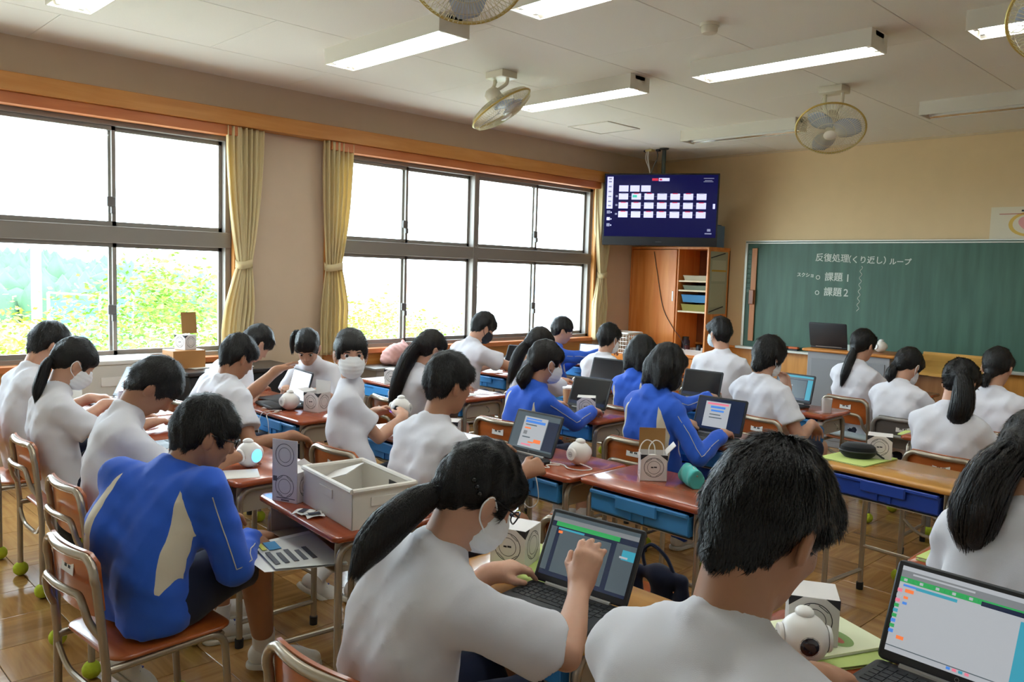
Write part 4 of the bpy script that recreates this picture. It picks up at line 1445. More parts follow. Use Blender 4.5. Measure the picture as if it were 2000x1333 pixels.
def ring_print(m, axis, s, cz=.056, h=.0006):
    u, w = ((1, 0, 0), (0, 0, 1)) if axis == 'y' else ((0, 1, 0), (0, 0, 1))
    c = (0, s * (BA + h), cz) if axis == 'y' else (s * (BA + h), 0, cz)
    m.ring(c, .0385, .0405, u, w).ring(c, .0255, .0270, u, w)
    c = np.array(c)
    u = np.array(u, float)
    for a in (55, 125, 235, 305):
        d = u * math.cos(math.radians(a)) + np.array([0, 0, 1.0]) * math.sin(math.radians(a))
        tt = -u * math.sin(math.radians(a)) + np.array([0, 0, 1.0]) * math.cos(math.radians(a))
        p = c + d * .0345
        q = [p + tt * .013 + d * .0008, p - tt * .013 + d * .0008, p - tt * .013 - d * .0008, p + tt * .013 - d * .0008]
        m.face(q)


_b = MB()
for ax_ in 'xy':
    for s_ in (-1, 1):
        ring_print(_b, ax_, s_)
M_rings = _b.mesh('ring_print', smooth=False)
M_tri = []
for sx, sy in ((1, -1), (-1, -1)):
    _b = MB()
    _b.face([(sx * (BA + .0005), sy * (BA + .0005), .108), (sx * (BA + .0005), sy * (BA + .0005), .085), (sx * (BA - .030), sy * (BA + .0005), .108)])
    _b.face([(sx * (BA + .0005), sy * (BA + .0005), .108), (sx * (BA + .0005), sy * (BA - .030), .108), (sx * (BA + .0005), sy * (BA + .0005), .085)])
    M_tri.append(_b.mesh('black_corner', smooth=False))
M_cube = MB().box(-BA, BA, -BA, BA, 0, .108, bev=.0012).mesh('carton', smooth=False)
_b = MB()
th_ = .0015
_b.box(-BA, BA, -BA, BA, 0, .002).box(-BA, BA, -BA, -BA + th_, 0, .108).box(-BA, BA, BA - th_, BA, 0, .108).box(-BA, -BA + th_, -BA, BA, 0, .108).box(BA - th_, BA, -BA, BA, 0, .108)
M_open = _b.mesh('carton_open', smooth=False)
M_smudge = MB().box(-.012, -.002, -BA - .0009, -BA - .0006, .054, .059).box(.000, .012, -BA - .0009, -BA - .0006, .055, .060).mesh('mark_print', smooth=False)


def ring_box(x, y, z, rz, label, style='closed'):
    o = empty('ring_box', (x, y, z), math.radians(rz), label, 'box', 'white boxes printed with rings')
    put('carton', M_cube if style == 'closed' else M_open, card_m, o)
    put('ring_print', M_rings, print_m, o)
    for tm_ in M_tri:
        put('black_corner', tm_, print_m, o)
    put('mark_print', M_smudge, print_m, o)
    if style == 'flap':          # brown inner lid standing up at the back, white flap leaning over the side
        MB().box(-BA, BA, BA - .002, BA, .108, .20).build('lid', kraft_m, o, smooth=False)
        MB().add([(BA, -.035, .108), (BA, .045, .108), (BA + .035, .045, .145), (BA + .035, -.035, .145), (BA - .002, -.035, .109), (BA - .002, .045, .109), (BA + .033, .045, .147), (BA + .033, -.035, .147)],
                 [(0, 1, 2, 3), (7, 6, 5, 4), (0, 4, 5, 1), (2, 6, 7, 3), (0, 3, 7, 4), (1, 5, 6, 2)]).build('side_flap', card_m, o, smooth=False)
    if style == 'open':
        MB().box(-BA, BA, BA - .002, BA, .108, .17).build('lid', card_m, o, smooth=False)
        MB().add([(-BA, -BA, .108), (-BA, BA, .108), (-BA - .05, BA, .125), (-BA - .05, -BA, .125)], [(0, 1, 2, 3)]).build('side_flap', card_m, o, smooth=False)
    return o
# ------------------------------------------------------------------ people: signed-distance bodies meshed with OpenVDB
def nrm(v):
    v = np.asarray(v, float)
    return v / (np.linalg.norm(v) + 1e-12)


def Rz(a):
    c, s = math.cos(a), math.sin(a)
    return np.array([[c, -s, 0], [s, c, 0], [0, 0, 1.0]])


def Rx(a):
    c, s = math.cos(a), math.sin(a)
    return np.array([[1.0, 0, 0], [0, c, -s], [0, s, c]])


def Ry(a):
    c, s = math.cos(a), math.sin(a)
    return np.array([[c, 0, s], [0, 1.0, 0], [-s, 0, c]])


BIGD = 0.05


class Field:
    """union / difference of smooth solids on a voxel grid"""

    def __init__(s, h, adapt=0.0):
        s.h = h
        s.adapt = adapt
        s.prims = []

    def cap(s, a, b, r1, r2=None, k=.02, sub=False):
        s.prims.append(('c', np.asarray(a, float), np.asarray(b, float), r1, r1 if r2 is None else r2, k, sub))
        return s

    def chain(s, pts, radii, k=.02, sub=False):
        """one limb: capsules joined end to end without swelling at the joints"""
        s.prims.append(('n', np.array(pts, float), np.array(radii, float), None, None, k, sub))
        return s

    def ell(s, c, rad, R=None, k=.02, sub=False):
        s.prims.append(('e', np.asarray(c, float), np.eye(3) if R is None else np.asarray(R, float), np.asarray(rad, float), None, k, sub))
        return s

    def cone(s, a, b, r1, r2, k=.01, rnd=.006, sub=False):
        """flat-ended cone (sleeves, trouser legs)"""
        s.prims.append(('k', np.asarray(a, float), np.asarray(b, float), r1, r2, k, sub, rnd))
        return s

    def below(s, p, n, k=.006):
        """cut away everything on the far side of a plane"""
        s.prims.append(('p', np.asarray(p, float), nrm(n), None, None, k, True))
        return s

    def bbox(s):
        lo, hi = [], []
        for p in s.prims:
            if p[6]:
                continue
            if p[0] in 'ck':
                r = max(p[3], p[4])
                lo.append(np.minimum(p[1], p[2]) - r)
                hi.append(np.maximum(p[1], p[2]) + r)
            elif p[0] == 'n':
                lo.append((p[1] - p[2][:, None]).min(0))
                hi.append((p[1] + p[2][:, None]).max(0))
            elif p[0] == 'e':
                e = np.sqrt(((p[2] * p[3]) ** 2).sum(1))
                lo.append(p[1] - e)
                hi.append(p[1] + e)
        return np.min(lo, 0), np.max(hi, 0)

    def run(s, warp=None, shell=None):
        lo, hi = s.bbox()
        h = s.h
        lo = lo - 4 * h - .01
        n = np.ceil((hi + 4 * h + .01 - lo) / h).astype(int) + 1
        A = np.full(n, BIGD, np.float32)
        ax = [(lo[i] + h * np.arange(n[i])).astype(np.float32) for i in range(3)]
        for p in s.prims:
            k = p[5]
            if p[0] == 'p':
                X, Y, Z = ax[0][:, None, None], ax[1][None, :, None], ax[2][None, None, :]
                d = (X - p[1][0]) * p[2][0] + (Y - p[1][1]) * p[2][1] + (Z - p[1][2]) * p[2][2]
                np.maximum(A, d.astype(np.float32), out=A)
                continue
            m = k + .03 + 2 * h
            if p[0] in 'ck':
                r = max(p[3], p[4])
                b0, b1 = np.minimum(p[1], p[2]) - r - m, np.maximum(p[1], p[2]) + r + m
            elif p[0] == 'n':
                b0, b1 = (p[1] - p[2][:, None]).min(0) - m, (p[1] + p[2][:, None]).max(0) + m
            else:
                e = np.sqrt(((p[2] * p[3]) ** 2).sum(1))
                b0, b1 = p[1] - e - m, p[1] + e + m
            i0 = np.clip(np.floor((b0 - lo) / h).astype(int), 0, n)
            i1 = np.clip(np.ceil((b1 - lo) / h).astype(int) + 1, 0, n)
            if np.any(i1 <= i0):
                continue
            X = ax[0][i0[0]:i1[0], None, None]
            Y = ax[1][None, i0[1]:i1[1], None]
            Z = ax[2][None, None, i0[2]:i1[2]]
            if p[0] == 'c':
                a, b = p[1], p[2]
                ba = b - a
                L2 = max(ba @ ba, 1e-9)
                px, py, pz = X - a[0], Y - a[1], Z - a[2]
                t = np.clip((px * ba[0] + py * ba[1] + pz * ba[2]) / L2, 0, 1)
                d = np.sqrt((px - t * ba[0]) ** 2 + (py - t * ba[1]) ** 2 + (pz - t * ba[2]) ** 2) - (p[3] + (p[4] - p[3]) * t)
            elif p[0] == 'n':
                d = None
                for a, b, r1, r2 in zip(p[1][:-1], p[1][1:], p[2][:-1], p[2][1:]):
                    ba = b - a
                    L2 = max(ba @ ba, 1e-9)
                    px, py, pz = X - a[0], Y - a[1], Z - a[2]
                    t = np.clip((px * ba[0] + py * ba[1] + pz * ba[2]) / L2, 0, 1)
                    t = np.sqrt((px - t * ba[0]) ** 2 + (py - t * ba[1]) ** 2 + (pz - t * ba[2]) ** 2) - (r1 + (r2 - r1) * t)
                    d = t if d is None else np.minimum(d, t)
            elif p[0] == 'k':
                a, b = p[1], p[2]
                ba = b - a
                L = math.sqrt(max(ba @ ba, 1e-9))
                u = ba / L
                px, py, pz = X - a[0], Y - a[1], Z - a[2]
                t = px * u[0] + py * u[1] + pz * u[2]
                q = np.sqrt(np.maximum((px - t * u[0]) ** 2 + (py - t * u[1]) ** 2 + (pz - t * u[2]) ** 2, 0))
                rr = p[3] + (p[4] - p[3]) * np.clip(t / L, 0, 1)
                dr = q - rr + p[7]
                dt = np.abs(t - L / 2) - L / 2 + p[7]
                d = np.minimum(np.maximum(dr, dt), 0) + np.sqrt(np.maximum(dr, 0) ** 2 + np.maximum(dt, 0) ** 2) - p[7]
            else:
                c, R, rad = p[1], p[2], p[3]
                px, py, pz = X - c[0], Y - c[1], Z - c[2]
                q = [(px * R[0, i] + py * R[1, i] + pz * R[2, i]) for i in range(3)]
                k0 = np.sqrt(sum((q[i] / rad[i]) ** 2 for i in range(3)))
                k1 = np.sqrt(sum((q[i] / rad[i] ** 2) ** 2 for i in range(3))) + 1e-6
                d = k0 * (k0 - 1) / k1
            B = A[i0[0]:i1[0], i0[1]:i1[1], i0[2]:i1[2]]
            if p[6]:
                d = -d
                if k > 0:
                    hh = np.maximum(k - np.abs(B - d), 0) / k
                    B[...] = np.maximum(B, d) + hh * hh * k * .25
                else:
                    B[...] = np.maximum(B, d)
            else:
                if k > 0:
                    hh = np.maximum(k - np.abs(B - d), 0) / k
                    B[...] = np.minimum(B, d) - hh * hh * k * .25
                else:
                    B[...] = np.minimum(B, d)
        if warp is not None:
            A += warp(ax[0][:, None, None], ax[1][None, :, None], ax[2][None, None, :]).astype(np.float32)
        if shell:
            A = np.abs(A + shell / 2) - shell / 2
        np.clip(A, -BIGD, BIGD, out=A)
        A[0], A[-1] = BIGD, BIGD
        A[:, 0], A[:, -1] = BIGD, BIGD
        A[:, :, 0], A[:, :, -1] = BIGD, BIGD
        s.A, s.lo = A, lo
        g = vdb.FloatGrid(BIGD)
        g.copyFromArray(A)
        if s.adapt > 0:
            pts, tr, qd = g.convertToPolygons(0.0, s.adapt)
        else:
            (pts, qd), tr = g.convertToQuads(0.0), np.zeros((0, 3))
        V = pts.astype(np.float64) * h + lo
        fl = [np.asarray(f).astype(np.int64) for f in (qd, tr) if len(f)]
        cen = V.mean(0)
        vol = sum(np.einsum('ij,ij->i', V[f[:, 0]] - cen, np.cross(V[f[:, 1]] - cen, V[f[:, 2]] - cen)).sum() for f in fl)
        if vol < 0:
            fl = [f[:, ::-1] for f in fl]
        return V, fl

    def project(s, P, it=4, off=0.0):
        """move points onto the zero surface of the last run"""
        A, lo, h = s.A, s.lo, s.h
        P = np.array(P, float)
        for _ in range(it):
            q = (P - lo) / h
            i = np.clip(np.round(q).astype(int), 1, np.array(A.shape) - 2)
            d = A[i[:, 0], i[:, 1], i[:, 2]]
            g = np.stack([A[i[:, 0] + 1, i[:, 1], i[:, 2]] - A[i[:, 0] - 1, i[:, 1], i[:, 2]],
                          A[i[:, 0], i[:, 1] + 1, i[:, 2]] - A[i[:, 0], i[:, 1] - 1, i[:, 2]],
                          A[i[:, 0], i[:, 1], i[:, 2] + 1] - A[i[:, 0], i[:, 1], i[:, 2] - 1]], 1)
            g = g / (np.linalg.norm(g, axis=1, keepdims=True) + 1e-9)
            P = P - g * (d - off)[:, None] * .9
        return P, g


def np_mesh(name, V, faces_list, smooth=True):
    """V: n x 3; faces_list: list of (m x k) index arrays"""
    me = bpy.data.meshes.new(name)
    nl = sum(f.size for f in faces_list)
    nf = sum(len(f) for f in faces_list)
    me.vertices.add(len(V))
    me.vertices.foreach_set('co', np.asarray(V, np.float32).ravel())
    me.loops.add(nl)
    me.loops.foreach_set('vertex_index', np.concatenate([f.ravel() for f in faces_list]).astype(np.int32))
    me.polygons.add(nf)
    st, tot, o = [], [], 0
    for f in faces_list:
        k = f.shape[1]
        st.append(o + k * np.arange(len(f)))
        tot.append(np.full(len(f), k))
        o += f.size
    me.polygons.foreach_set('loop_start', np.concatenate(st).astype(np.int32))
    me.polygons.foreach_set('loop_total', np.concatenate(tot).astype(np.int32))
    me.update(calc_edges=True)
    if smooth:
        me.polygons.foreach_set('use_smooth', np.ones(nf, bool))
    return me


def relax(V, Q, it=2, lam=.5):
    """Laplacian smoothing of a quad mesh"""
    e = np.concatenate([f[:, [i, (i + 1) % f.shape[1]]] for f in Q for i in range(f.shape[1])])
    for _ in range(it):
        S = np.zeros_like(V)
        n = np.zeros(len(V))
        np.add.at(S, e[:, 0], V[e[:, 1]])
        np.add.at(S, e[:, 1], V[e[:, 0]])
        np.add.at(n, e[:, 0], 1)
        np.add.at(n, e[:, 1], 1)
        V = V + lam * (S / np.maximum(n, 1)[:, None] - V)
    return V


def vnormals(V, Q):
    n = np.cross(V[Q[:, 2]] - V[Q[:, 0]], V[Q[:, 3]] - V[Q[:, 1]])
    N = np.zeros_like(V)
    for k in range(4):
        np.add.at(N, Q[:, k], n)
    return N / (np.linalg.norm(N, axis=1, keepdims=True) + 1e-12)


def ribbons(P0, P1, P2, side, w):
    """tapered three-point strands; returns V, tris"""
    n = len(P0)
    s = side * w[:, None]
    V = np.stack([P0 - s, P0 + s, P1 - s * .8, P1 + s * .8, P2], 1).reshape(-1, 3)
    b = 5 * np.arange(n)[:, None]
    T = np.concatenate([b + np.array([0, 1, 3]), b + np.array([0, 3, 2]), b + np.array([2, 3, 4])])
    return V, T


def ik(S, W, L1, L2, pole):
    d = W - S
    D = np.linalg.norm(d)
    if D > (L1 + L2) * .985:
        W = S + d / D * (L1 + L2) * .985
        d = W - S
        D = np.linalg.norm(d)
    u = d / D
    a = (L1 * L1 - L2 * L2 + D * D) / (2 * D)
    hgt = math.sqrt(max(L1 * L1 - a * a, 0))
    p = pole - u * (pole @ u)
    p = nrm(p)
    return S + u * a + p * hgt, W


def hand(F, W, f, n, side, curl, sc, spread=1.0, point=False):
    """palm and five fingers; f: wrist to knuckles, n: back of the hand"""
    f = nrm(f)
    n = nrm(n - f * (np.dot(n, f)))
    tdir = -side * np.cross(f, n)
    F.cap(W - f * .01, W + f * .02, .026 * sc, .025 * sc, k=.02)
    L = [.066, .074, .069, .054]
    off = [.028, .0095, -.009, -.027]
    for i in range(4):
        kn = W + f * (.083 - .004 * abs(i - 1.2)) * sc + tdir * off[i] * sc
        F.cap(W + f * .02 + tdir * off[i] * .6 * sc, kn, .0175 * sc, .0125 * sc, k=.016)
        c1, c2 = curl
        if point and i > 0:
            c1, c2 = 1.1, 1.5
        g = f + tdir * (.10 - .07 * i) * spread
        g = nrm(g)
        d1 = nrm(g * math.cos(c1) - n * math.sin(c1))
        d2 = nrm(g * math.cos(c1 + c2) - n * math.sin(c1 + c2))
        p1 = kn + d1 * L[i] * .52 * sc
        p2 = p1 + d2 * L[i] * .48 * sc
        F.cap(kn, p1, .0098 * sc, .0088 * sc, k=.005)
        F.cap(p1, p2, .0088 * sc, .0074 * sc, k=.004)
    r0 = W + f * .022 * sc + tdir * .024 * sc - n * .006
    d1 = nrm(f * .72 + tdir * .62 - n * .35)
    p1 = r0 + d1 * .040 * sc
    d2 = nrm(f * .95 + tdir * .12 - n * .35)
    F.cap(r0, p1, .0155 * sc, .0115 * sc, k=.012)
    F.cap(p1, p1 + d2 * .030 * sc, .0110 * sc, .0085 * sc, k=.004)


_sf = Field(.006)
_sf.cap((0, -.075, .045), (0, .06, .036), .036, .034, k=.02).cap((0, .05, .034), (0, .125, .030), .036, .030, k=.03).cap((0, -.07, .05), (0, -.055, .085), .034, .036, k=.02)
_sf.below((0, 0, .004), (0, 0, -1))
_V, _Q = _sf.run()
M_shoe = np_mesh('shoe', relax(_V, _Q), _Q)
_sf = Field(.006)
_sf.cap((0, -.08, .006), (0, .04, .006), .040, .040, k=.02).cap((0, .05, .006), (0, .125, .006), .041, .034, k=.03)
_sf.below((0, 0, .0), (0, 0, -1)).below((0, 0, .022), (0, 0, 1))
_V, _Q = _sf.run()
M_sole = np_mesh('sole', _V, _Q)
_lc = MB()
for i in range(4):
    y = .005 + .02 * i
    _lc.tube([(-.024, y - .006, .062 - .004 * i), (0, y, .076 - .006 * i), (.024, y - .006, .062 - .004 * i)], .0035, 5)
M_lace = _lc.mesh('laces')
EYE = MB().sphere((0, 0, 0), .0105, 14, 10).mesh('eye')
IRIS = MB().sphere((0, 0, 0), .0078, 14, 10).mesh('iris')
PEOPLE_GROUP = 'pupils seated at the desks'


def person(key, label, hip, yaw, head, hy=None, hp=20, hr=0, hair='short', top='tee', girl=False, v=.008, sc=None, sh_yaw=0, seat=SZ, hands=None, curl=None, mask=None, eyes=False, glasses=False, tail=None,
           bulge=.05, legs=None, skin=None, cut=None, tone=None, strands=2500, shoes=True, lift=1.0, flow=None, fold=1.0, hsc=None, tailr=None, sleeve=.66, slw=1.12, tailrad=None, nape=0.0, bottoms=None, neck=0.0, shrug=0.0):
    rs = np.random.RandomState(sum(ord(c) * (i + 3) for i, c in enumerate(key)) + 5)
    sc = sc or (.95 if girl else 1.0)
    hsc = hsc or (.90 if girl else .92)
    yaw = math.radians(yaw)
    hy = yaw if hy is None else math.radians(hy)
    RB = Rz(yaw)
    fw, rt, up = RB @ [0, 1, 0], RB @ [1, 0, 0], np.array([0, 0, 1.0])
    RS = Rz(yaw + math.radians(sh_yaw))
    srt = RS @ [1, 0, 0]
    Rh = Rz(hy) @ Rx(-math.radians(hp)) @ Ry(math.radians(hr))
    H = np.array(head, float)
    base = np.array([hip[0], hip[1], 0.0])
    P = np.array([hip[0], hip[1], seat + .095 * sc])
    U0 = nrm(nrm(H - P) * .7 + up * .3)
    N = H + (Rh @ [0, -.045, -.085]) * hsc - U0 * (.088 + neck) * sc
    Lt = np.linalg.norm(N - P)
    P1 = (P + N) / 2 - fw * bulge * 2 + up * .01

    def B(t):
        return (1 - t) ** 2 * P + 2 * t * (1 - t) * P1 + t * t * N
    U = nrm(N - B(.7))
    root = None
    hl = lambda q: H + hsc * (Rh @ np.asarray(q, float))

    # ---- arms
    L1, L2 = .265 * sc, .235 * sc
    arms = {}
    for side in (-1, 1):
        S = N - U * .078 * sc + srt * side * (.136 if girl else .152) * sc + fw * .005 + up * shrug
        hd = (hands or {}).get('R' if side > 0 else 'L')
        if hd is None:
            W = base + rt * side * .12 + fw * .33 + up * .725
            f_, n_, pole = fw - rt * side * .35 - up * .12, up, None
        else:
            W = np.array(hd[0], float)
            f_ = np.array(hd[1], float) if len(hd) > 1 and hd[1] is not None else fw - up * .15
            n_ = np.array(hd[2], float) if len(hd) > 2 and hd[2] is not None else up
            pole = np.array(hd[3], float) if len(hd) > 3 and hd[3] is not None else None
        if pole is None:
            pole = rt * side * .55 - up * .9 - fw * .25
        E, W = ik(S, W, L1, L2, pole)
        if len(hd or ()) < 2 or hd[1] is None:
            f_ = nrm(nrm(W - E) * .5 + nrm(f_) * .7)
        arms[side] = (S, E, W, nrm(f_), nrm(n_))

    # ---- skin: head, neck, hidden trunk, arms, hands, legs as one surface
    F = Field(v, .08)
    F.ell(hl((0, -.012, .022)), np.array([.076, .095, .096]) * hsc, Rh, k=.0)
    F.ell(hl((0, .028, -.030)), np.array([.063, .066, .086]) * hsc, Rh, k=.02)
    F.cap(hl((0, .045, -.085)), hl((0, .053, -.100)), .030 * hsc, .024 * hsc, k=.03)
    for s_ in (-1, 1):
        F.cap(hl((s_ * .046, .008, -.055)), hl((s_ * .014, .052, -.097)), .021 * hsc, .018 * hsc, k=.025)
        F.ell(hl((s_ * .030, .072, -.030)), np.array([.022, .018, .020]) * hsc, Rh, k=.015)
    F.cap(hl((-.034, .078, .020)), hl((.034, .078, .020)), .013 * hsc, .013 * hsc, k=.016)
    for s_ in (-1, 1):
        F.ell(hl((s_ * .031, .100, .000)), np.array([.015, .012, .009]) * hsc, Rh, k=.012, sub=True)
    F.cap(hl((0, .090, .002)), hl((0, .106, -.034)), .0075 * hsc, .0105 * hsc, k=.012)
    for s_ in (-1, 1):
        F.ell(hl((s_ * .010, .098, -.038)), np.array([.008, .008, .007]) * hsc, Rh, k=.006)
    F.ell(hl((0, .091, -.063)), np.array([.023, .010, .005]) * hsc, Rh, k=.005)
    F.ell(hl((0, .089, -.073)), np.array([.020, .010, .005]) * hsc, Rh, k=.005)
    for s_ in (-1, 1):
        Re = Rh @ Rz(s_ * .42) @ Rx(.18)
        F.ell(hl((s_ * .0815, -.006, -.020)), np.array([.0090, .0210, .0335]) * hsc, Re, k=.004)
        F.ell(hl((s_ * .0915, .002, -.018)), np.array([.006, .011, .018]) * hsc, Re, k=.005, sub=True)
    nt_ = hl((0, -.022, -.062))
    F.cap(nt_, N, (.047 if girl else .052) * sc, (.048 if girl else .053) * sc, k=.02)
    F.chain([N, B(.75), B(.3), P], np.array([.048, .058, .065, .08]) * sc, k=.01)
    for side in (-1, 1):
        S, E, W, f_, n_ = arms[side]
        ar = .88 if girl else 1.0
        M_ = E + (W - E) * .35
        F.chain([N - U * .05, S, S + (E - S) * .35, E, M_, W], np.array([.036, .040, .045 * ar, .0370 * ar, .0395 * ar, .0260 * ar]) * sc, k=.01)
        hand(F, W, f_, n_, side, (curl or {}).get('R' if side > 0 else 'L', (.45, .55)), sc * (.92 if girl else 1.0))
    # legs
    lg = legs or {}
    leg = {}
    for side in (-1, 1):
        hj = P + rt * side * .085 * sc - up * .02
        kn, an = lg.get('R' if side > 0 else 'L', (None, None))
        kn = np.array(kn, float) if kn is not None else base + rt * side * .10 + fw * .37 * sc + up * (seat + .075)
        an = np.array(an, float) if an is not None else base + rt * side * .10 + fw * .34 * sc + up * .085
        leg[side] = (hj, kn, an)
        cf = kn + (an - kn) * .32 - fw * .012
        F.chain([hj, kn, cf, an], np.array([.070, .051, .049, .034]) * sc, k=.012)
    V, Q = F.run()
    V = relax(V, Q, 1, .35)
    me = np_mesh('person', V - base, Q)
    root = put('person', me, skin or skin_m, None, tuple(base))
    tag(root, label, 'person', PEOPLE_GROUP)

    def kid(name, V, fl, m, parent=None, **kw):
        return put(name, np_mesh(name, V - base, fl, **kw), m, parent or root)

    # ---- upper garment
    T = Field(max(v, .0075), .04)
    e = .014
    wide = .92 if girl else 1.0
    ks = .036
    for s_ in (-1, 1):
        pts = [(P - up * .03 + rt * s_ * .078 * sc - fw * .005, .097), (B(.25) + rt * s_ * .074 * sc, .093), (B(.55) + srt * s_ * .076 * sc * wide, .092), (B(.80) + srt * s_ * .082 * sc * wide, .080), (N - U * .068 + srt * s_ * .072 * sc * wide, .056)]
        T.chain([q for q, _ in pts], [(r_ + e * .6) * sc * wide for _, r_ in pts], k=ks)
        S, E, W, f_, n_ = arms[s_]
        T.chain([N - U * .006 + srt * s_ * .030, N - U * .034 + srt * s_ * .085, S], np.array([.040, .046, .050]) * sc, k=.04)
        if top == 'tee':
            se = S + (E - S) * sleeve
            T.cap(S, S + (E - S) * .15, .055 * sc * wide, .056 * sc * wide, k=.03)
            T.cone(S - (E - S) * .10, se, .054 * sc * wide, .070 * sc * wide * slw, k=.03, rnd=.008)
        else:
            T.chain([S, E, E + (W - E) * .8], np.array([.060, .056, .045]) * sc * wide, k=.03)
            T.cone(E + (W - E) * .75, W + (W - E) * .01, .045 * sc * wide, .043 * sc * wide, k=.012, rnd=.008)
    T.chain([B(.1), B(.5), B(.80), N - U * .020], np.array([.088 * wide, .090 * wide, .082 * wide, .064]) * sc, k=.03)
    T.cap(N - nrm(nt_ - N) * .03, N - nrm(nt_ - N) * .002, .068 * sc, .0625 * sc, k=.02)
    # collar
    na = nrm(nt_ - N)
    side_a = nrm(np.cross(na, fw))
    fr_a = np.cross(side_a, na)
    if top == 'tee':
        cr = [N + na * .004 + (math.cos(a) * srt * .059 + math.sin(a) * (fr_a * .059 - na * .010)) * sc + fw * .002 for a in np.linspace(0, 2 * math.pi, 15)[:-1]]
        for a, b in zip(cr, cr[1:] + cr[:1]):
            T.cap(a, b, .0085 * sc, .0085 * sc, k=.012)
    else:
        T.cone(N - na * .03, N + na * .040, .082 * sc, .070 * sc, k=.02, rnd=.010)
    T.below(P - up * (.085 * sc), -up, k=0)
    ph = rs.uniform(0, 6.28, 12)
    ff = rs.uniform(.75, 1.3, 12)

    def warp(X, Y, Z):
        a = (X * rt[0] + Y * rt[1])
        b = (X * fw[0] + Y * fw[1])
        w1 = np.sin(22 * ff[0] * a + 30 * ff[1] * Z + ph[0]) * np.sin(14 * ff[2] * b - 11 * Z + ph[1])
        w2 = np.sin(46 * ff[3] * a - 26 * ff[4] * Z + 12 * b + ph[2])
        w3 = np.sin(38 * ff[5] * b + 42 * ff[6] * Z + ph[3]) * np.sin(17 * a + ph[4])
        w4 = np.sin(75 * ff[7] * (Z + .35 * a * np.sign(np.sin(ph[6])) + .3 * b) + ph[5]) * np.sin(20 * ff[8] * a + 13 * Z + ph[7])
        return fold * (.0020 * w1 + .0036 * (np.abs(w2) - .6) + .0020 * w3 + .0022 * w4)
    V, Q = T.run(warp)
    V = relax(V, Q, 1, .4)
    tn = {'tee': 't_shirt', 'jacket': 'track_jacket'}[top]
    tob = kid(tn, V, Q, tee_m if top == 'tee' else blue_m)
    if top == 'jacket':
        at = tob.data.attributes.new('panel', 'FLOAT', 'POINT')
        ax_ = nrm(N - P)
        tt = np.clip(((V - P) @ ax_) / Lt, -.3, 1.2)
        u = (V - (P + np.outer(tt, N - P))) @ srt
        bk = (V - (P + np.outer(tt, N - P))) @ fw
        cc = .136 - .034 * np.clip((tt - .55) / .4, 0, 1) ** 1.5
        ww = .021 * np.sin(np.clip((tt - .10) / .85, 0, 1) * math.pi) ** .7
        val = ww - np.abs(np.abs(u) - cc * sc)
        val = np.where((bk < .02), val, -1)
        at.data.foreach_set('value', val.astype(np.float32))
        for s_ in (-1, 1):
            S, E, W, f_, n_ = arms[s_]
            pl = [S + (E - S) * t + (W - E) * 0 for t in np.linspace(.10, 1, 10)] + [E + (W - E) * t for t in np.linspace(.1, .75, 7)]
            out = nrm(srt * s_ - fw * .75 + up * .25)
            pl = np.array([p + out * .065 for p in pl])
            pp, _ = T.project(pl, 6, .001)
            o = MB().tube([tuple(p - base) for p in pp], .0018, 5).build('piping', piping_m, tob)
    # ---- shorts
    if shoes is not None:
        G = Field(max(v, .010), .1)
        for s_ in (-1, 1):
            hj, kn, an = leg[s_]
            G.cap(P - up * .012 + rt * s_ * .062 * sc - fw * .005, hj + (kn - hj) * .25, .098 * sc, .090 * sc, k=.03)
            G.cone(hj, hj + (kn - hj) * .84, .090 * sc, .082 * sc, k=.03, rnd=.012)
            if bottoms:
                G.chain([hj, kn, an], np.array([.088, .075, .058]) * sc, k=.02)
        G.below((0, 0, seat + .001), -up, k=0) if not (legs or bottoms) else None
        V, Q = G.run(lambda X, Y, Z: .004 * np.sin(40 * X + ph[0]) * np.sin(37 * Y + ph[1]))
        kid('shorts' if not bottoms else 'track_pants', relax(V, Q, 1, .4), Q, navy_m if not bottoms else mat('blue_jersey_plain', '#2450bb', rough=.8))
        if shoes:
            for s_ in (-1, 1):
                hj, kn, an = leg[s_]
                d = nrm(an - kn)
                MB().tube([tuple(an - d * .07 - base), tuple(an - d * .03 - base), tuple(an + d * .02 - base)], [.040 * sc, .038 * sc, .040 * sc], 14).build('sock', sock_m, root)
                fy = math.atan2(-fw[0], fw[1])
                if isinstance(shoes, dict) and (('R' if s_ > 0 else 'L') in shoes):
                    rx, fy2 = shoes['R' if s_ > 0 else 'L']
                    fy = math.radians(fy2)
                else:
                    rx = 0
                q = Matrix.Rotation(fy, 3, 'Z') @ Matrix.Rotation(math.radians(rx), 3, 'X')
                lo_ = Vector(an - base) - q @ Vector((0, -.055, .085))
                so = put('shoe', M_shoe, shoe_m, root, lo_, q.to_euler())
                put('sole', M_sole, sole_m, so)
                put('laces', M_lace, lace_m, so)
    # ---- hair
    tb = None
    if tail is not None:
        tail = [np.array(q, float) for q in tail]
        tb = H + nrm(tail[0] - H) * .097 * hsc
        tail[0] = tb
        tr_ = tailrad or [.018, .030, .034, .028, .008]
    HF = Field(min(max(v * .8, .0045), .006))
    HF.ell(hl((0, -.015, .030)), np.array([.0815, .100, .102] if hair == 'crop' else [.0865, .105, .1035]) * hsc, Rh, k=0)
    low = {'short': -.064, 'crop': -.052, 'tied': -.045, 'bob': -.112, 'long': -.12, 'shag': -.085}[hair] - nape
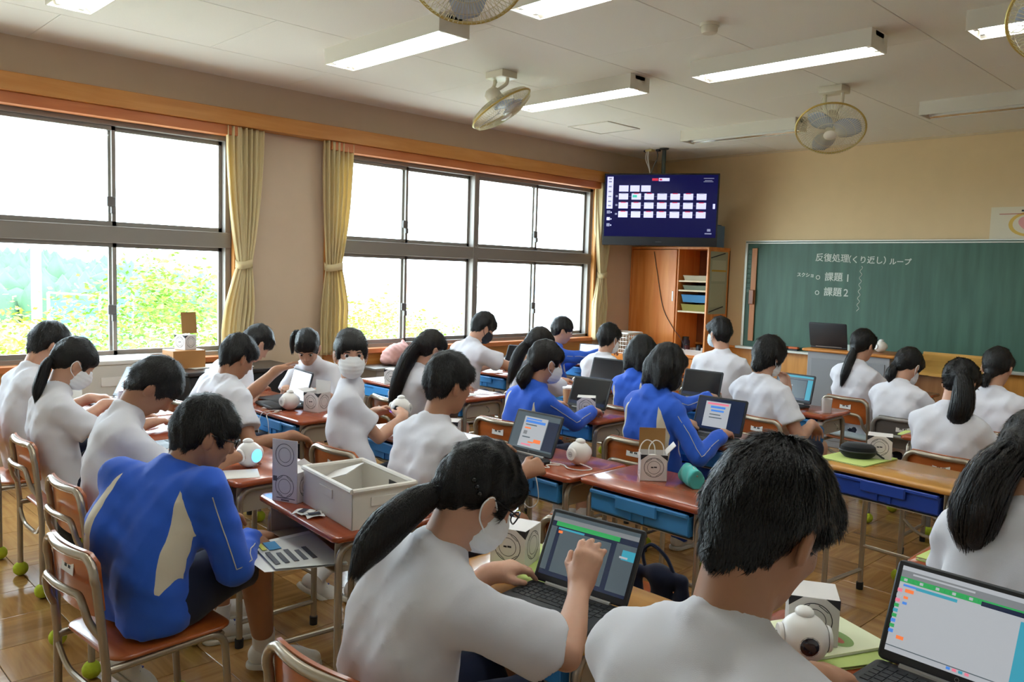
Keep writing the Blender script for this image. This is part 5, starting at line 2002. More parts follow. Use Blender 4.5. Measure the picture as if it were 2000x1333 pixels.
    if hair in ('short', 'crop', 'shag'):
        HF.cap(hl((0, -.070, -.010)), hl((0, -.062, low)), .048 * hsc, (.034 if hair != 'shag' else .05) * hsc, k=.03)
        for s_ in (-1, 1):
            HF.cap(hl((s_ * .050, -.045, .0)), hl((s_ * .036, -.046, low + .01)), .040 * hsc, .024 * hsc, k=.02)
            HF.cap(hl((s_ * .068, .022, .02)), hl((s_ * .070, .026, -.028)), .018, .010, k=.012)
    if hair == 'crop':
        HF.ell(hl((0, -.005, .046)), np.array([.082, .096, .092]) * hsc, Rh, k=.02)
    if hair == 'shag':
        HF.ell(hl((0, -.010, .020)), np.array([.097, .108, .112]) * hsc, Rh, k=.02)
    if hair in ('tied',):
        HF.cap(hl((0, -.066, -.005)), hl((0, -.066, low)), .052 * hsc, .036 * hsc, k=.03)
        for s_ in (-1, 1):
            HF.cap(hl((s_ * .066, .035, .02)), hl((s_ * .072, .045, -.055)), .016, .007, k=.012)
    if hair == 'bob':
        HF.ell(hl((0, -.022, -.030)), np.array([.103, .100, .105]) * hsc, Rh, k=.03)
        for s_ in (-1, 1):
            HF.cap(hl((s_ * .078, .01, .0)), hl((s_ * .080, .018, low + .01)), .026, .020, k=.03)
            HF.cap(hl((s_ * .05, -.06, -.03)), hl((s_ * .052, -.058, low)), .045, .032, k=.03)
    if hair == 'long':
        HF.ell(hl((0, -.03, -.030)), np.array([.096, .095, .10]) * hsc, Rh, k=.03)
    # fringe
    HF.cap(hl((-.040, .052, .054)), hl((.040, .052, .054)), .030, .030, k=.02)
    if hair != 'crop':
        HF.cap(hl((-.044, .060, .040)), hl((.044, .060, .040)), .019, .019, k=.02)
    HF.ell(hl((0, .138, -.056)), np.array([.076, .080, .084]) * hsc, Rh, k=.022, sub=True)
    HF.ell(hl((0, .055, -.125)), np.array([.075, .075, .070]) * hsc, Rh, k=.012, sub=True)
    if hair in ('short', 'crop', 'tied', 'shag') and hair != 'shag':
        for s_ in (-1, 1):
            HF.ell(hl((s_ * .098, .012, -.040)), np.array([.036, .034 if hair == 'tied' else .044, .050]) * hsc, Rh, k=.016, sub=True)
            HF.ell(hl((s_ * .070, .035, -.085)), np.array([.040, .064, .054]) * hsc, Rh, k=.02, sub=True)
    if tail is not None:
        HF.cap(H + (tb - H) * .6, tb + nrm(tail[1] - tb) * .006, tr_[0] * 1.7, tr_[0] * 1.0, k=.03)
    q6 = rs.uniform(0, 6.28, 8)

    def hwarp(X, Y, Z):
        return .0022 * np.sin(95 * X + q6[0]) * np.sin(88 * Y + q6[1]) + .0018 * np.sin(150 * X + 60 * Z + q6[2]) * np.sin(140 * Y - 55 * Z + q6[3])
    HV, HQ = HF.run(hwarp)
    HV = relax(HV, HQ, 1, .35)
    HQ = HQ[0]
    hn = vnormals(HV, HQ)
    parts_V, parts_F = [HV], [HQ]
    nv = len(HV)
    tris = []
    crown = hl((0, -.045, .125))
    if strands:
        idx = rs.randint(0, len(HV), strands)
        p, nn = HV[idx], hn[idx]
        loc = (p - H) @ Rh / hsc
        if hair == 'tied' and tb is not None:
            d = tb - p
        elif hair in ('bob', 'long'):
            d = (p - crown) * .5 + (Rh @ [0, 0, -1]) * .12
        else:
            d = p - crown + (Rh @ [0, .25, 0]) * np.clip(loc[:, 1:2] + .02, 0, 1)
        d = d - nn * np.einsum('ij,ij->i', d, nn)[:, None]
        d = d / (np.linalg.norm(d, axis=1, keepdims=True) + 1e-9)
        d = d + rs.normal(0, .20 if hair != 'tied' else .06, d.shape)
        d = d - nn * np.einsum('ij,ij->i', d, nn)[:, None]
        d = d / (np.linalg.norm(d, axis=1, keepdims=True) + 1e-9)
        Ls = rs.uniform(.014, .034, strands)[:, None] * (1.0 if hair != 'tied' else .9)
        lf = (rs.uniform(.0, .0042, strands)[:, None] if hair != 'tied' else rs.uniform(-.001, .0016, strands)[:, None]) * lift
        w = np.full(strands, .0011 if v < .0066 else .0017)
        V3, T3 = ribbons(p - nn * .002, p + d * Ls * .5 + nn * lf * .7, p + d * Ls + nn * (lf * .8 - .0006), np.cross(d, nn), w)
        parts_V.append(V3)
        tris.append(T3 + nv)
        nv += len(V3)
    if tail is not None:
        tp_ = np.array(bez(tail, 6))
        rr = np.interp(np.linspace(0, 1, len(tp_)), np.linspace(0, 1, len(tr_)), tr_)
        TF = Field(.006)
        tgx = np.gradient(tp_, axis=0)
        tgx /= np.linalg.norm(tgx, axis=1, keepdims=True) + 1e-9
        ea = np.cross(tgx, [0.31, .9, .1])
        ea /= np.linalg.norm(ea, axis=1, keepdims=True) + 1e-9
        eb = np.cross(tgx, ea)
        nl_ = 7
        for q in range(nl_):
            an_ = q * 2 * math.pi / nl_ + rs.uniform(-.3, .3)
            am = rs.uniform(.35, .62) if q else 0
            tw_ = rs.uniform(-.8, .8)
            tt_ = np.linspace(0, 1, len(tp_))
            keep = tt_ <= rs.uniform(.84, 1.0)
            cp_l = tp_ + (np.cos(an_ + tw_ * tt_)[:, None] * ea + np.sin(an_ + tw_ * tt_)[:, None] * eb) * (rr * am * np.clip(.4 + tt_ * 1.2, 0, 1))[:, None]
            rl = rr * (.62 if q == 0 else .42) * np.clip((1.04 - tt_) * 5, .12, 1)
            TF.chain(cp_l[keep], rl[keep], k=.004)
        TV, TQ = TF.run(lambda X, Y, Z: .003 * np.sin(120 * X + q6[4] + 8 * Z) * np.sin(115 * Y + q6[5]))
        TQ = TQ[0]
        parts_V.append(TV)
        parts_F.append(TQ + nv)
        nv += len(TV)
        ns = max(500, strands // 3)
        ang = rs.uniform(0, 6.28, ns)
        rad = np.sqrt(rs.uniform(.45, 1.10, ns))
        tg = np.gradient(tp_, axis=0)
        tg /= np.linalg.norm(tg, axis=1, keepdims=True) + 1e-9
        e1 = np.cross(tg, [0.31, .9, .1])
        e1 /= np.linalg.norm(e1, axis=1, keepdims=True) + 1e-9
        e2 = np.cross(tg, e1)
        m_ = len(tp_)
        st = rs.uniform(0, .75, ns)
        en = np.minimum(st + rs.uniform(.25, .55, ns), 1.0 + rs.uniform(0, .16, ns))

        def at_(t):
            i = np.clip(t * (m_ - 1), 0, m_ - 1.001)
            j = i.astype(int)
            fr = (i - j)[:, None]
            c = tp_[j] * (1 - fr) + tp_[j + 1] * fr
            r_ = np.interp(t, np.linspace(0, 1, m_), rr)
            off = (np.cos(ang)[:, None] * e1[j] + np.sin(ang)[:, None] * e2[j])
            ext = np.clip(t - 1, 0, 1)[:, None] * (tp_[-1] - tp_[-2]) * m_ * .8
            return c + off * (rad * r_)[:, None] + ext, off, tg[j]
        a0, o0, t0_ = at_(st)
        a1, o1, t1_ = at_((st + en) / 2)
        a2, o2, t2_ = at_(en)
        V3, T3 = ribbons(a0, a1, a2, np.cross(t1_, o1), np.full(ns, .0016 if v < .0066 else .0022))
        parts_V.append(V3)
        tris.append(T3 + nv)
        nv += len(V3)
    fl = [np.concatenate(parts_F)]
    if tris:
        fl.append(np.concatenate(tris))
    hob = kid('hair', np.concatenate(parts_V), fl, hair_b if tone == 'brown' else hair_m)
    if key == 'Y':
        for q_ in ((.060, -.060, .012), (.066, -.050, .004), (.071, -.040, -.004)):
            MB().sphere(tuple(hl(np.array(q_) * 1.22) - base), .006, 10, 8).build('hair_pin', mat('hair_pin_black', '#101014', rough=.15), hob)
    if tail is not None and hair == 'tied':
        d = nrm(np.array(tail[1], float) - tb)
        a = nrm(np.cross(d, [0.2, .3, .93]))
        b = np.cross(d, a)
        c0 = tb + d * .012
        MB().tube([tuple(c0 - base + (math.cos(t) * a + math.sin(t) * b) * .0215) for t in np.linspace(0, 2 * math.pi, 14, endpoint=False)], .005, 6, closed=True).build('hair_tie', black_m, hob)
    # ---- face things
    if eyes:
        for s_ in (-1, 1):
            eo = put('eye', EYE, eye_m, root, tuple(hl((s_ * .031, .0805, .000)) - base), Matrix(Rh.tolist()).to_euler())
            put('iris', IRIS, iris_m, eo, (0, .0046, 0))
            br = [hl((s_ * (.016 + .034 * t), .0965 - .012 * t * t, .0165 + .004 * math.sin(math.pi * t))) - base for t in np.linspace(0, 1, 6)]
            MB().tube([tuple(p) for p in br], [.0012, .0026, .003, .0028, .0022, .001], 6).build('eyebrow', hair_m, root)
    if mask:
        K = Field(.005)
        K.ell(hl((0, .034, -.048)), np.array([.069, .075, .068]) * hsc, Rh, k=0)
        K.cap(hl((0, .085, -.02)), hl((0, .106, -.050)), .016, .018, k=.03)
        K.ell(hl((0, .060, -.085)), np.array([.050, .050, .040]) * hsc, Rh, k=.03)
        K.below(hl((0, .030, 0)), -(Rh @ np.array([0, 1, -.12])), k=0)
        K.below(hl((0, 0, -.016)), Rh @ np.array([0, -.15, 1]), k=0)
        KV, KQ = K.run(lambda X, Y, Z: .0012 * np.sin(((X - H[0]) * Rh[0, 2] + (Y - H[1]) * Rh[1, 2] + (Z - H[2]) * Rh[2, 2]) * 330))
        mo = kid('face_mask', relax(KV, KQ, 2, .4), KQ, mask)
        for s_ in (-1, 1):
            lp = [hl((s_ * .062, .038, -.020)), hl((s_ * .078, .012, -.004)), hl((s_ * .088, -.014, .006)), hl((s_ * .088, -.026, -.020)), hl((s_ * .084, -.012, -.050)), hl((s_ * .070, .020, -.066)), hl((s_ * .056, .040, -.078))]
            MB().tube([tuple(p - base) for p in bez(lp, 5)], .0019, 5).build('ear_loop', mask, mo)
    if glasses:
        go = MB()
        for s_ in (-1, 1):
            go.tube([tuple(hl((s_ * .033 + .023 * math.cos(t), .108 - .012 * abs(math.cos(t)) * (1 if s_ * math.cos(t) > 0 else 0), .000 + .0165 * math.sin(t))) - base) for t in np.linspace(0, 2 * math.pi, 18, endpoint=False)], .0019, 6, closed=True)
            go.tube([tuple(hl(p) - base) for p in ((s_ * .057, .098, .004), (s_ * .079, .060, .004), (s_ * .085, -.002, .004), (s_ * .083, -.02, -.012))], .0019, 6)
        go.tube([tuple(hl(p) - base) for p in ((-.011, .108, .004), (0, .111, .006), (.011, .108, .004))], .0017, 6)
        go.build('glasses', mat('glasses_frame', '#17171c', rough=.3), root)
    return root
# ------------------------------------------------------------------ things on the desks
laptop(3.70, -5.98, DZ, 0, 112, 'doc', 'open black laptop showing a document, beside the white ball robot')
laptop(4.91, -7.03, DZ, 6, 116, 'blocks', 'open black laptop that the nearest girl touches with her finger', 1.0)
laptop(5.735, -6.81, DZ, -3, 112, 'code', 'open black laptop with a bright coding page at the bottom right', 1.12)
laptop(3.96, -4.84, DZ, 2, 108, 'page', 'open laptop with a lit page under the hands of the bobbed girl in blue')
laptop(3.02, -4.79, DZ, 4, 112, 'off', 'open laptop with a black screen before the ponytailed girl in blue')
laptop(2.36, -3.80, DZ, 6, 108, 'off', 'open laptop with a dark reflecting screen before the tall ponytailed girl')
laptop(3.20, -3.82, DZ, 4, 106, 'off', 'open laptop with a dark screen streaked by reflections, behind the boy with the pale mask')
laptop(3.66, -3.42, DZ, -6, 104, 'sheet', 'open laptop with a teal lit screen before the shaggy haired pupil')
laptop(1.86, -6.10, DZ, -8, 105, 'bright', 'open laptop with a bright white screen that the leaning boy reaches for')
laptop(1.22, -6.86, DZ, 8, 118, 'off', 'open silver edged laptop with a dark screen by the left window')
laptop(1.22, -3.60, DZ, 12, 115, 'off', 'open dark laptop before the boy in the black mask')
laptop(1.92, -2.72, DZ, 4, 106, 'off', 'small dark laptop before the white shirted boy near the cabinet')
laptop(3.05, -5.92, DZ, -55, 110, 'off', 'open laptop seen edge on before the masked girl')
laptop(2.62, -7.02, DZ, 0, 112, 'off', 'open laptop under the face of the boy bent over his desk')
laptop(1.15, -2.55, DZ, 20, 105, 'bright', 'small pale blue lit tablet computer before the boy in blue at the far window', .8)
# teacher's laptop stands on the lectern further down

robot(3.12, -7.03, DZ, -75, 'white ball robot with a glowing blue face on the desk corner at the left', face=True)
robot(2.00, -6.22, DZ, 95, 'dark eyed white ball robot beside the box near the reaching boy')
robot(3.93, -5.90, DZ, 88, 'white ball robot with a trailing cable beside the document laptop')
robot(4.62, -3.80, DZ, -150, 'white ball robot with violet light on a green folder at the right', light=glow_v)
robot(5.47, -6.94, DZ + .016, -140, 'white ball robot at the bottom right under the nearest boy\'s face')
robot(2.86, -6.07, .735, -150, 'white ball robot held in the hands of the masked girl', light=glow_v)

ring_box(2.10, -6.10, DZ, 18, 'ring printed white box with brown inside beside the robot near the boy reaching out', 'open')
ring_box(1.42, -5.06, DZ, 35, 'ring printed white box on the window side desk left of the long haired girl')
ring_box(3.22, -6.05, DZ, 40, 'ring printed white box behind the robot held by the masked girl')
ring_box(3.10, -4.88, DZ, 38, 'ring printed white box beside the black screen laptop of the girl in blue')
ring_box(4.27, -5.83, DZ, 42, 'ring printed white box with a raised brown lid and cord handles', 'flap')
ring_box(4.72, -4.63, DZ + .006, 20, 'ring printed white box on the empty oak desk beside the black case')
ring_box(4.62, -6.97, DZ + .008, 20, 'ring printed white box in front of the nearest girl\'s face')
ring_box(5.42, -6.80, DZ + .016, 30, 'ring printed white box behind the nearest robot at the bottom right')
ring_box(3.55, -2.02, DZ, 10, 'ring printed white box before the girl with the long ponytail near the lectern')
ring_box(4.72, -3.66, DZ, 30, 'ring printed open box behind the violet robot at the right', 'open')
wb = ring_box(.22, -6.08, .86, 20, 'ring printed white box standing by the left window in front of a brown card', 'closed')

# open tall box on the tray desk
tb_ = empty('ring_box', (3.645, -7.12, DZ), math.radians(22), 'tall open ring printed box with its lid up, beside the white tray', 'box', 'white boxes printed with rings')
put('carton', M_open, card_m, tb_)
put('ring_print', M_rings, print_m, tb_)
MB().box(-BA, BA, -BA, -BA + .002, .108, .222).build('lid', card_m, tb_, smooth=False)
_l = MB()
_l.ring((0, -BA - .0006, .168), .0385, .0405, (1, 0, 0), (0, 0, 1)).ring((0, -BA - .0006, .168), .0255, .0270, (1, 0, 0), (0, 0, 1))
_l.build('lid_ring_print', print_m, tb_, smooth=False)
MB().box(-.035, .045, -BA - .0008, -BA - .0004, .012, .015).box(-.015, .02, -BA - .0008, -BA - .0004, .004, .009).box(-.05, -.033, -BA - .0008, -BA - .0004, .072, .09).build('small_print', mat('print_grey', '#5a5a5e'), tb_, smooth=False)
MB().add([(-BA, -BA, .108), (BA, -BA, .108), (BA, BA, .108), (0, BA, .135), (-BA, BA, .108)], [(0, 1, 2, 3, 4)]).build('inner_flap', card_m, tb_, smooth=False)

# white plastic tray
wt = empty('plastic_tray', (3.91, -7.03, DZ), math.radians(-7), 'white plastic tray holding cardboard scraps on the near red desk', 'tray')
a_, b_, h_ = .19, .115, .125
tm = mat('tray_white', '#dfdad2', rough=.4)
for (x0, x1, y0, y1) in ((-a_, a_, -b_, -b_ + .004), (-a_, a_, b_ - .004, b_), (-a_, -a_ + .004, -b_, b_), (a_ - .004, a_, -b_, b_)):
    MB().box(x0, x1, y0, y1, 0, h_, bev=.001).build('side_wall', tm, wt, smooth=False)
MB().box(-a_, a_, -b_, b_, 0, .004).build('bottom', tm, wt, smooth=False)
MB().tube(fillet([(-a_, -b_, h_), (a_, -b_, h_)], .02), .009, 8).tube([(a_, -b_, h_), (a_, b_, h_)], .009, 8).tube([(a_, b_, h_), (-a_, b_, h_)], .009, 8).tube([(-a_, b_, h_), (-a_, -b_, h_)], .009, 8).build('rim', tm, wt)
for yy in (-.04, 0, .04):
    MB().box(-a_ + .01, a_ - .01, yy - .006, yy + .006, .004, .010).build('rib', tm, wt, smooth=False)
MB().box(a_ + .0005, a_ + .004, -.05, .05, .07, .10, bev=.001).build('grip', tm, wt, smooth=False)
MB().box(-.05, .05, -b_ - .004, -b_ - .0005, .07, .10, bev=.001).build('grip', tm, wt, smooth=False)
MB().box(.02, .09, b_ - .006, b_ - .0045, .07, .10).build('handle_slot_dark', black_m, wt, smooth=False)  # flat black plate standing in for the dark opening of the handle slot
cs = MB().add([(-.07, -.05, 0), (.08, -.05, 0), (.08, .045, .0), (-.07, .045, 0), (-.07, -.05, .003), (.08, -.05, .003), (.08, .045, .003), (-.07, .045, .003)], [(3, 2, 1, 0), (4, 5, 6, 7), (0, 1, 5, 4), (1, 2, 6, 5), (2, 3, 7, 6), (3, 0, 4, 7)]).build('card_scrap', card_m, None, smooth=False, loc=(3.80, -7.03, DZ + .11), rot=(.25, -.35, .2))
tag(cs, 'white card scrap leaning in the white tray', 'card')
for k, (x, y, rz, lab) in enumerate(((3.83, -7.19, .5, 'small white wrapper with dark print on the near red desk, nearer the box'), (3.88, -7.18, -.3, 'small white wrapper with dark print on the near red desk, nearer the tray'))):
    o = empty('paper_wrapper', (x, y, DZ), rz, lab, 'wrapper', 'wrappers on the near desk')
    V = [(i * .02 - .03, j * .02 - .03, .003 + .008 * abs(math.sin(i * 1.7 + j * 2.3 + k))) for i in range(4) for j in range(4)]
    put('sheet', MB().add(V, [(i * 4 + j, i * 4 + j + 1, (i + 1) * 4 + j + 1, (i + 1) * 4 + j) for i in range(3) for j in range(3)]).mesh('sheet', smooth=False), paper_m, o)
    MB().box(-.012, .01, -.02, .02, .012, .0125).build('dark_print', mat('print_blue_black', '#3a3d4c', rough=.7), o, smooth=False)
# printed sheets sticking out of the near desk
ns = empty('newspaper', (3.84, -7.27, .56), math.radians(-12), 'printed paper sheets sticking out under the near red desk top', 'paper')
MB().add([(-.15, -.13, -.014), (.14, -.10, -.006), (.22, .14, .004), (-.16, .14, .004)], [(0, 1, 2, 3)]).build('sheet', paper_m, ns, smooth=False)
MB().add([(-.10, -.07, .000), (.15, -.07, .003), (.22, .14, .009), (-.12, .14, .009)], [(0, 1, 2, 3)]).build('sheet', mat('newsprint', '#c9c9c4', rough=.9), ns, smooth=False)
MB().box(-.10, -.02, -.04, .0, .0045, .006).build('blue_print', mat('news_blue', '#3f86b4', rough=.8), ns, smooth=False)
MB().box(-.12, -.03, -.06, -.045, .0035, .005).build('yellow_print', mat('news_yellow', '#d0cf5a', rough=.8), ns, smooth=False)
for k in range(5):
    MB().box(.0 + .02 * (k % 2), .12, -.06 + .03 * k, -.045 + .03 * k, .0055, .007).build('text_print', mat('news_text', '#55555a', rough=.8), ns, smooth=False)


def folder(x, y, z, rz, w, d, label, m=None, h=.006):
    o = empty('paper_folder', (x, y, z), math.radians(rz), label, 'folder')
    MB().box(-w / 2, w / 2, -d / 2, d / 2, 0, h * .35, bev=.0008).build('back_cover', m or green_m, o, smooth=False)
    MB().box(-w / 2 + .006, w / 2 - .006, -d / 2 + .004, d / 2 - .004, h * .35, h * .75).build('papers', paper_m, o, smooth=False)
    MB().box(-w / 2, w / 2, -d / 2, d / 2, h * .75, h, bev=.0008).build('front_cover', m or green_m, o, smooth=False)
    return o


folder(4.66, -4.73, DZ, -6, .23, .31, 'pale green folder under the black case on the empty oak desk')
folder(4.68, -6.93, DZ, 8, .21, .28, 'pale green folder under the box on the nearest girl\'s desk', h=.008)
folder(5.45, -6.83, DZ, -28, .20, .27, 'pale green folder at the bottom right under the picture book', h=.008)
folder(5.50, -5.87, DZ, -4, .23, .30, 'pale green folder on the desk at the right edge', h=.012)
folder(4.63, -3.80, DZ - .006, 5, .22, .16, 'pale green folder under the violet robot', h=.006)
folder(1.66, -6.05, DZ + .012, 10, .23, .3, 'dark folder lying on the desk near the boy reaching out', dark_m)
pb = empty('picture_book', (5.43, -6.79, DZ + .008), math.radians(-24), 'thin book with a green oval picture at the bottom right', 'book')
MB().box(-.093, .093, -.128, .128, 0, .007, bev=.0008).build('pages', paper_m, pb, smooth=False)
MB().box(-.095, .095, -.13, .13, .007, .008).build('cover', mat('book_cream', '#dfe3bd', rough=.5), pb, smooth=False)
MB().ring((.02, .03, .0084), .0, .045, (1.2, 0, 0), (0, .8, 0)).build('oval_print', mat('book_green', '#7f9f52', rough=.6), pb, smooth=False)
MB().ring((.025, .028, .0087), .0, .022, (1.4, 0, 0), (0, .6, 0)).build('red_print', mat('book_red', '#b0573c', rough=.6), pb, smooth=False)
MB().ring((.0, -.08, .0084), .0, .022, (1.2, 0, 0), (0, .8, 0)).build('oval_print', mat('book_green', '#7f9f52'), pb, smooth=False)

# black zip case on the oak desk
zc = empty('zip_case', (4.655, -4.72, DZ + .006), math.radians(30), 'rounded black zip case on the empty oak desk', 'case')
MB().lathe([(0, 0), (.05, .0), (.064, .012), (.068, .026), (.064, .042), (.05, .052), (0, .055)], seg=32).build('shell', cloth('case_black', '#1d1f22', bump=.3), zc)
MB().tube([(.069 * math.cos(a), .069 * math.sin(a), .026) for a in np.linspace(0, 2 * math.pi, 32, endpoint=False)], .003, 5, closed=True).build('zip', dark_m, zc)
MB().tube(bez([(.066, 0, .026), (.09, .005, .015), (.105, .0, .006), (.09, -.012, .005), (.068, -.005, .02)], 5), .004, 5).build('strap', dark_m, zc)
zc.scale = (1.2, .95, 1.25)

# teal pencil pouch
pp_ = empty('pencil_pouch', (4.44, -5.80, DZ), math.radians(-38), 'teal zip pencil pouch on the red desk', 'pouch')
PF = Field(.005)
PF.cap((-.06, 0, .030), (.06, 0, .030), .034, .034, k=.01).cap((-.055, 0, .058), (.055, 0, .058), .014, .014, k=.03)
PF.below((0, 0, .0), (0, 0, -1)).below((-.066, 0, 0), (-1, 0, 0)).below((.066, 0, 0), (1, 0, 0))
V_, Q_ = PF.run(lambda X, Y, Z: .003 * np.sin(90 * X + 60 * Z) * np.sin(70 * Y + 1))
put('pouch_body', np_mesh('pouch_body', relax(V_, Q_, 1), Q_), teal_m, pp_)
MB().tube(bez([(-.066, 0, .052), (-.04, 0, .068), (.0, 0, .074), (.04, 0, .068), (.066, 0, .052)], 6), .004, 6).build('zip', mat('zip_pale', '#b7b2a6', rough=.5), pp_)

# fluffy white case on the nearest girl's desk
fc = empty('fluffy_case', (4.70, -6.87, DZ + .008), math.radians(20), 'fluffy cream case with a stitched face behind the ring box', 'case')
PF = Field(.004)
PF.ell((0, 0, .034), (.052, .036, .036), k=0)
V_, Q_ = PF.run(lambda X, Y, Z: .0035 * np.sin(220 * X) * np.sin(230 * Y) * np.sin(210 * Z))
put('plush', np_mesh('plush', V_, Q_), mat('plush_cream', '#e2d6bc', rough=1.0, bump=.8, bscale=260), fc)
for s_ in (-1, 1):
    MB().sphere((s_ * .014, -.036, .045), (.004, .002, .003), 8, 6).build('stitched_eye', print_m, fc)
MB().box(-.006, .006, -.0385, -.0365, .030, .033).build('stitched_mouth', print_m, fc)

# white cables
CABLES = [([(3.90, -5.99, DZ + .006), (3.86, -6.03, DZ + .005), (3.90, -6.06, DZ + .005), (3.82, -6.10, DZ + .005), (3.86, -6.13, DZ + .006), (3.90, -6.135, DZ - .03), (3.92, -6.14, DZ - .12), (3.87, -6.14, DZ - .16), (3.81, -6.14, DZ - .13)], 'white usb cable looping off the desk below the ball robot'),
          ([(3.97, -5.94, DZ + .02), (4.03, -5.93, DZ + .006), (4.02, -5.98, DZ + .005), (3.96, -6.0, DZ + .005), (3.90, -5.97, DZ + .005), (3.84, -5.99, DZ + .006)], 'white usb cable lying around the ball robot'),
          ([(5.53, -6.99, DZ + .012), (5.58, -6.96, DZ + .006), (5.64, -6.94, DZ + .006), (5.68, -6.98, DZ + .006), (5.64, -7.02, DZ + .006), (5.56, -7.01, DZ + .006)], 'white usb cable beside the coding laptop at the bottom right'),
          ([(4.70, -7.02, DZ + .012), (4.72, -7.08, DZ + .006), (4.75, -7.09, DZ + .006), (4.77, -7.06, DZ + .008)], 'white usb cable beside the laptop of the nearest girl'),
          ([(2.02, -6.28, DZ + .006), (1.98, -6.33, DZ + .004), (1.95, -6.372, DZ - .02), (1.94, -6.38, DZ - .12), (1.98, -6.38, DZ - .20), (2.06, -6.38, DZ - .17), (2.05, -6.38, DZ - .05), (2.02, -6.372, DZ - .01), (2.04, -6.33, DZ + .004)], 'white usb cable hanging off the desk with the bright blue bin')]
for pts, lab in CABLES:
    o = empty('usb_cable', tuple(pts[0][:2]) + (DZ,), 0, lab, 'cable', 'white usb cables')
    P = [np.array(p) - np.array([pts[0][0], pts[0][1], DZ]) for p in pts]
    MB().tube(bez(P, 7), .0024, 6).build('cord', cable_m, o)
    e, d = P[-1], nrm(P[-1] - P[-2])
    MB().tube([e - d * .006, e + d * .022], .006, 8).build('plug', cable_m, o)
# cord handles of the open box are part of that box
bx = [o for o in bpy.data.objects if o.name.startswith('ring_box') and 'cord handles' in o.get('label', '')][0]
for k, off in enumerate((-.018, .018)):
    MB().tube(bez([(-.035 + off, -.01, .07), (-.035 + off, -.005, .13), (-.01 + off, .0, .158), (.02 + off, .0, .14), (.03 + off, .0, .08)], 7), .0026, 6).build('cord_handle', cable_m, bx)
M_crumple = MB().sphere((0, 0, .075), (.035, .03, .025), 12, 8).build('inner_robot', white_m, bx)

# bag hanging at the left
bag = empty('drawstring_bag', (2.02, -7.40, 0), 0, 'long dark bag hanging from a desk side at the left', 'bag')
BF = Field(.008)
BF.cap((0, 0, .50), (0, .01, .22), .045, .055, k=.02).cap((0, .01, .22), (.01, .02, .13), .055, .03, k=.02)
V_, Q_ = BF.run(lambda X, Y, Z: .006 * np.sin(60 * X + 20 * Z) * np.sin(70 * Y))
put('pouch', np_mesh('pouch', V_, Q_), cloth('bag_dark', '#23282e', bump=.5, bscale=120), bag)
MB().tube(bez([(0, 0, .50), (.01, .05, .56), (.02, .1, .60)], 5), .005, 6).build('strap', dark_m, bag)

nb = empty('navy_gym_bag', (4.77, -6.47, 0), math.radians(10), 'navy cloth bag hanging on the side of the empty chair', 'bag')
BF = Field(.007)
BF.cap((-.07, 0, .56), (.07, 0, .56), .02, .02, k=.02).cap((-.09, 0, .34), (.09, 0, .34), .035, .035, k=.02).cap((-.08, 0, .55), (-.10, 0, .34), .02, .035, k=.02).cap((.08, 0, .55), (.10, 0, .34), .02, .035, k=.02).cap((0, 0, .55), (0, 0, .34), .025, .04, k=.05)
V_, Q_ = BF.run(lambda X, Y, Z: .004 * np.sin(50 * X + 30 * Z))
put('cloth_body', np_mesh('cloth_body', V_, Q_), navy_m, nb)
MB().tube(bez([(-.05, 0, .57), (-.06, 0, .62), (-.03, 0, .65), (.02, 0, .62), (.05, 0, .57)], 5), .006, 6).build('handle', navy_m, nb)
gs = empty('green_slippers_pad', (4.42, -7.42, 0), 0.3, 'pale green pad lying on the floor beside the near desk', 'pad')
slab(.16, .22, 0, .02, .03, .006).build('pad', mat('pale_green_foam', '#a9bd9c', rough=.8), gs, angle=60)

# ------------------------------------------------------------------ along the window wall
hb = empty('heater', (.30, -6.60, 0), 0, 'pale grey room heater cabinet under the left window', 'heater')
MB().box(-.17, .17, -.27, .27, .02, .80, bev=.012, seg=2).build('casing', mat('heater_pale', '#c3bdb4', rough=.5), hb)
MB().box(-.175, .175, -.275, .275, .80, .83, bev=.006).build('lid', mat('heater_lid', '#d6d2cb', rough=.45), hb)
MB().box(.171, .176, -.15, .10, .66, .72).build('display_panel', mat('heater_panel', '#dedad4', rough=.4), hb, smooth=False)
for k in range(7):
    MB().box(.168, .176, -.2, .2, .10 + .05 * k, .12 + .05 * k).build('louvre', mat('heater_louvre', '#a39c92', rough=.5), hb, smooth=False)
bk = empty('keyboard_organ', (.36, -5.78, 0), 0, 'black keyboard organ with papers on it under the pier', 'organ')
MB().box(-.22, .22, -.42, .42, .06, .70, bev=.01).build('body', black_m, bk)
MB().box(-.24, .24, -.44, .44, .70, .73, bev=.006).build('top_board', mat('organ_top', '#27211f', rough=.3), bk)
for k, (x, y, rz, lab) in enumerate(((.30, -5.98, .2, 'white paper sheet on the black organ, the one nearer the left window'), (.38, -5.80, -.15, 'white paper sheet on the black organ, the one nearer the pier'))):
    o = MB().add([(-.10, -.14, .001), (.10, -.14, .001), (.10, .14, .006), (-.10, .14, .003), (-.10, -.14, .0025), (.10, -.14, .0025), (.10, .14, .0075), (-.10, .14, .0045)], [(3, 2, 1, 0), (4, 5, 6, 7), (0, 1, 5, 4), (1, 2, 6, 5), (2, 3, 7, 6), (3, 0, 4, 7)]).build('paper_sheet', paper_m, None, smooth=False, loc=(x, y, .73), rot=(0, 0, rz))
    tag(o, lab, 'paper', 'papers on the organ')
wsf = empty('window_shelf', (.24, -6.10, 0), 0, 'narrow shelf box under the left window carrying a white box', 'shelf')
MB().box(-.10, .10, -.12, .12, .0, .86, bev=.004).build('body', mat('shelf_body', '#a9753c', rough=.5), wsf)
bc = MB().box(-.002, .002, -.06, .06, 0, .16).build('brown_card', kraft_m, None, smooth=False, loc=(.15, -6.02, .87 + .10), rot=(0, -.12, .1))
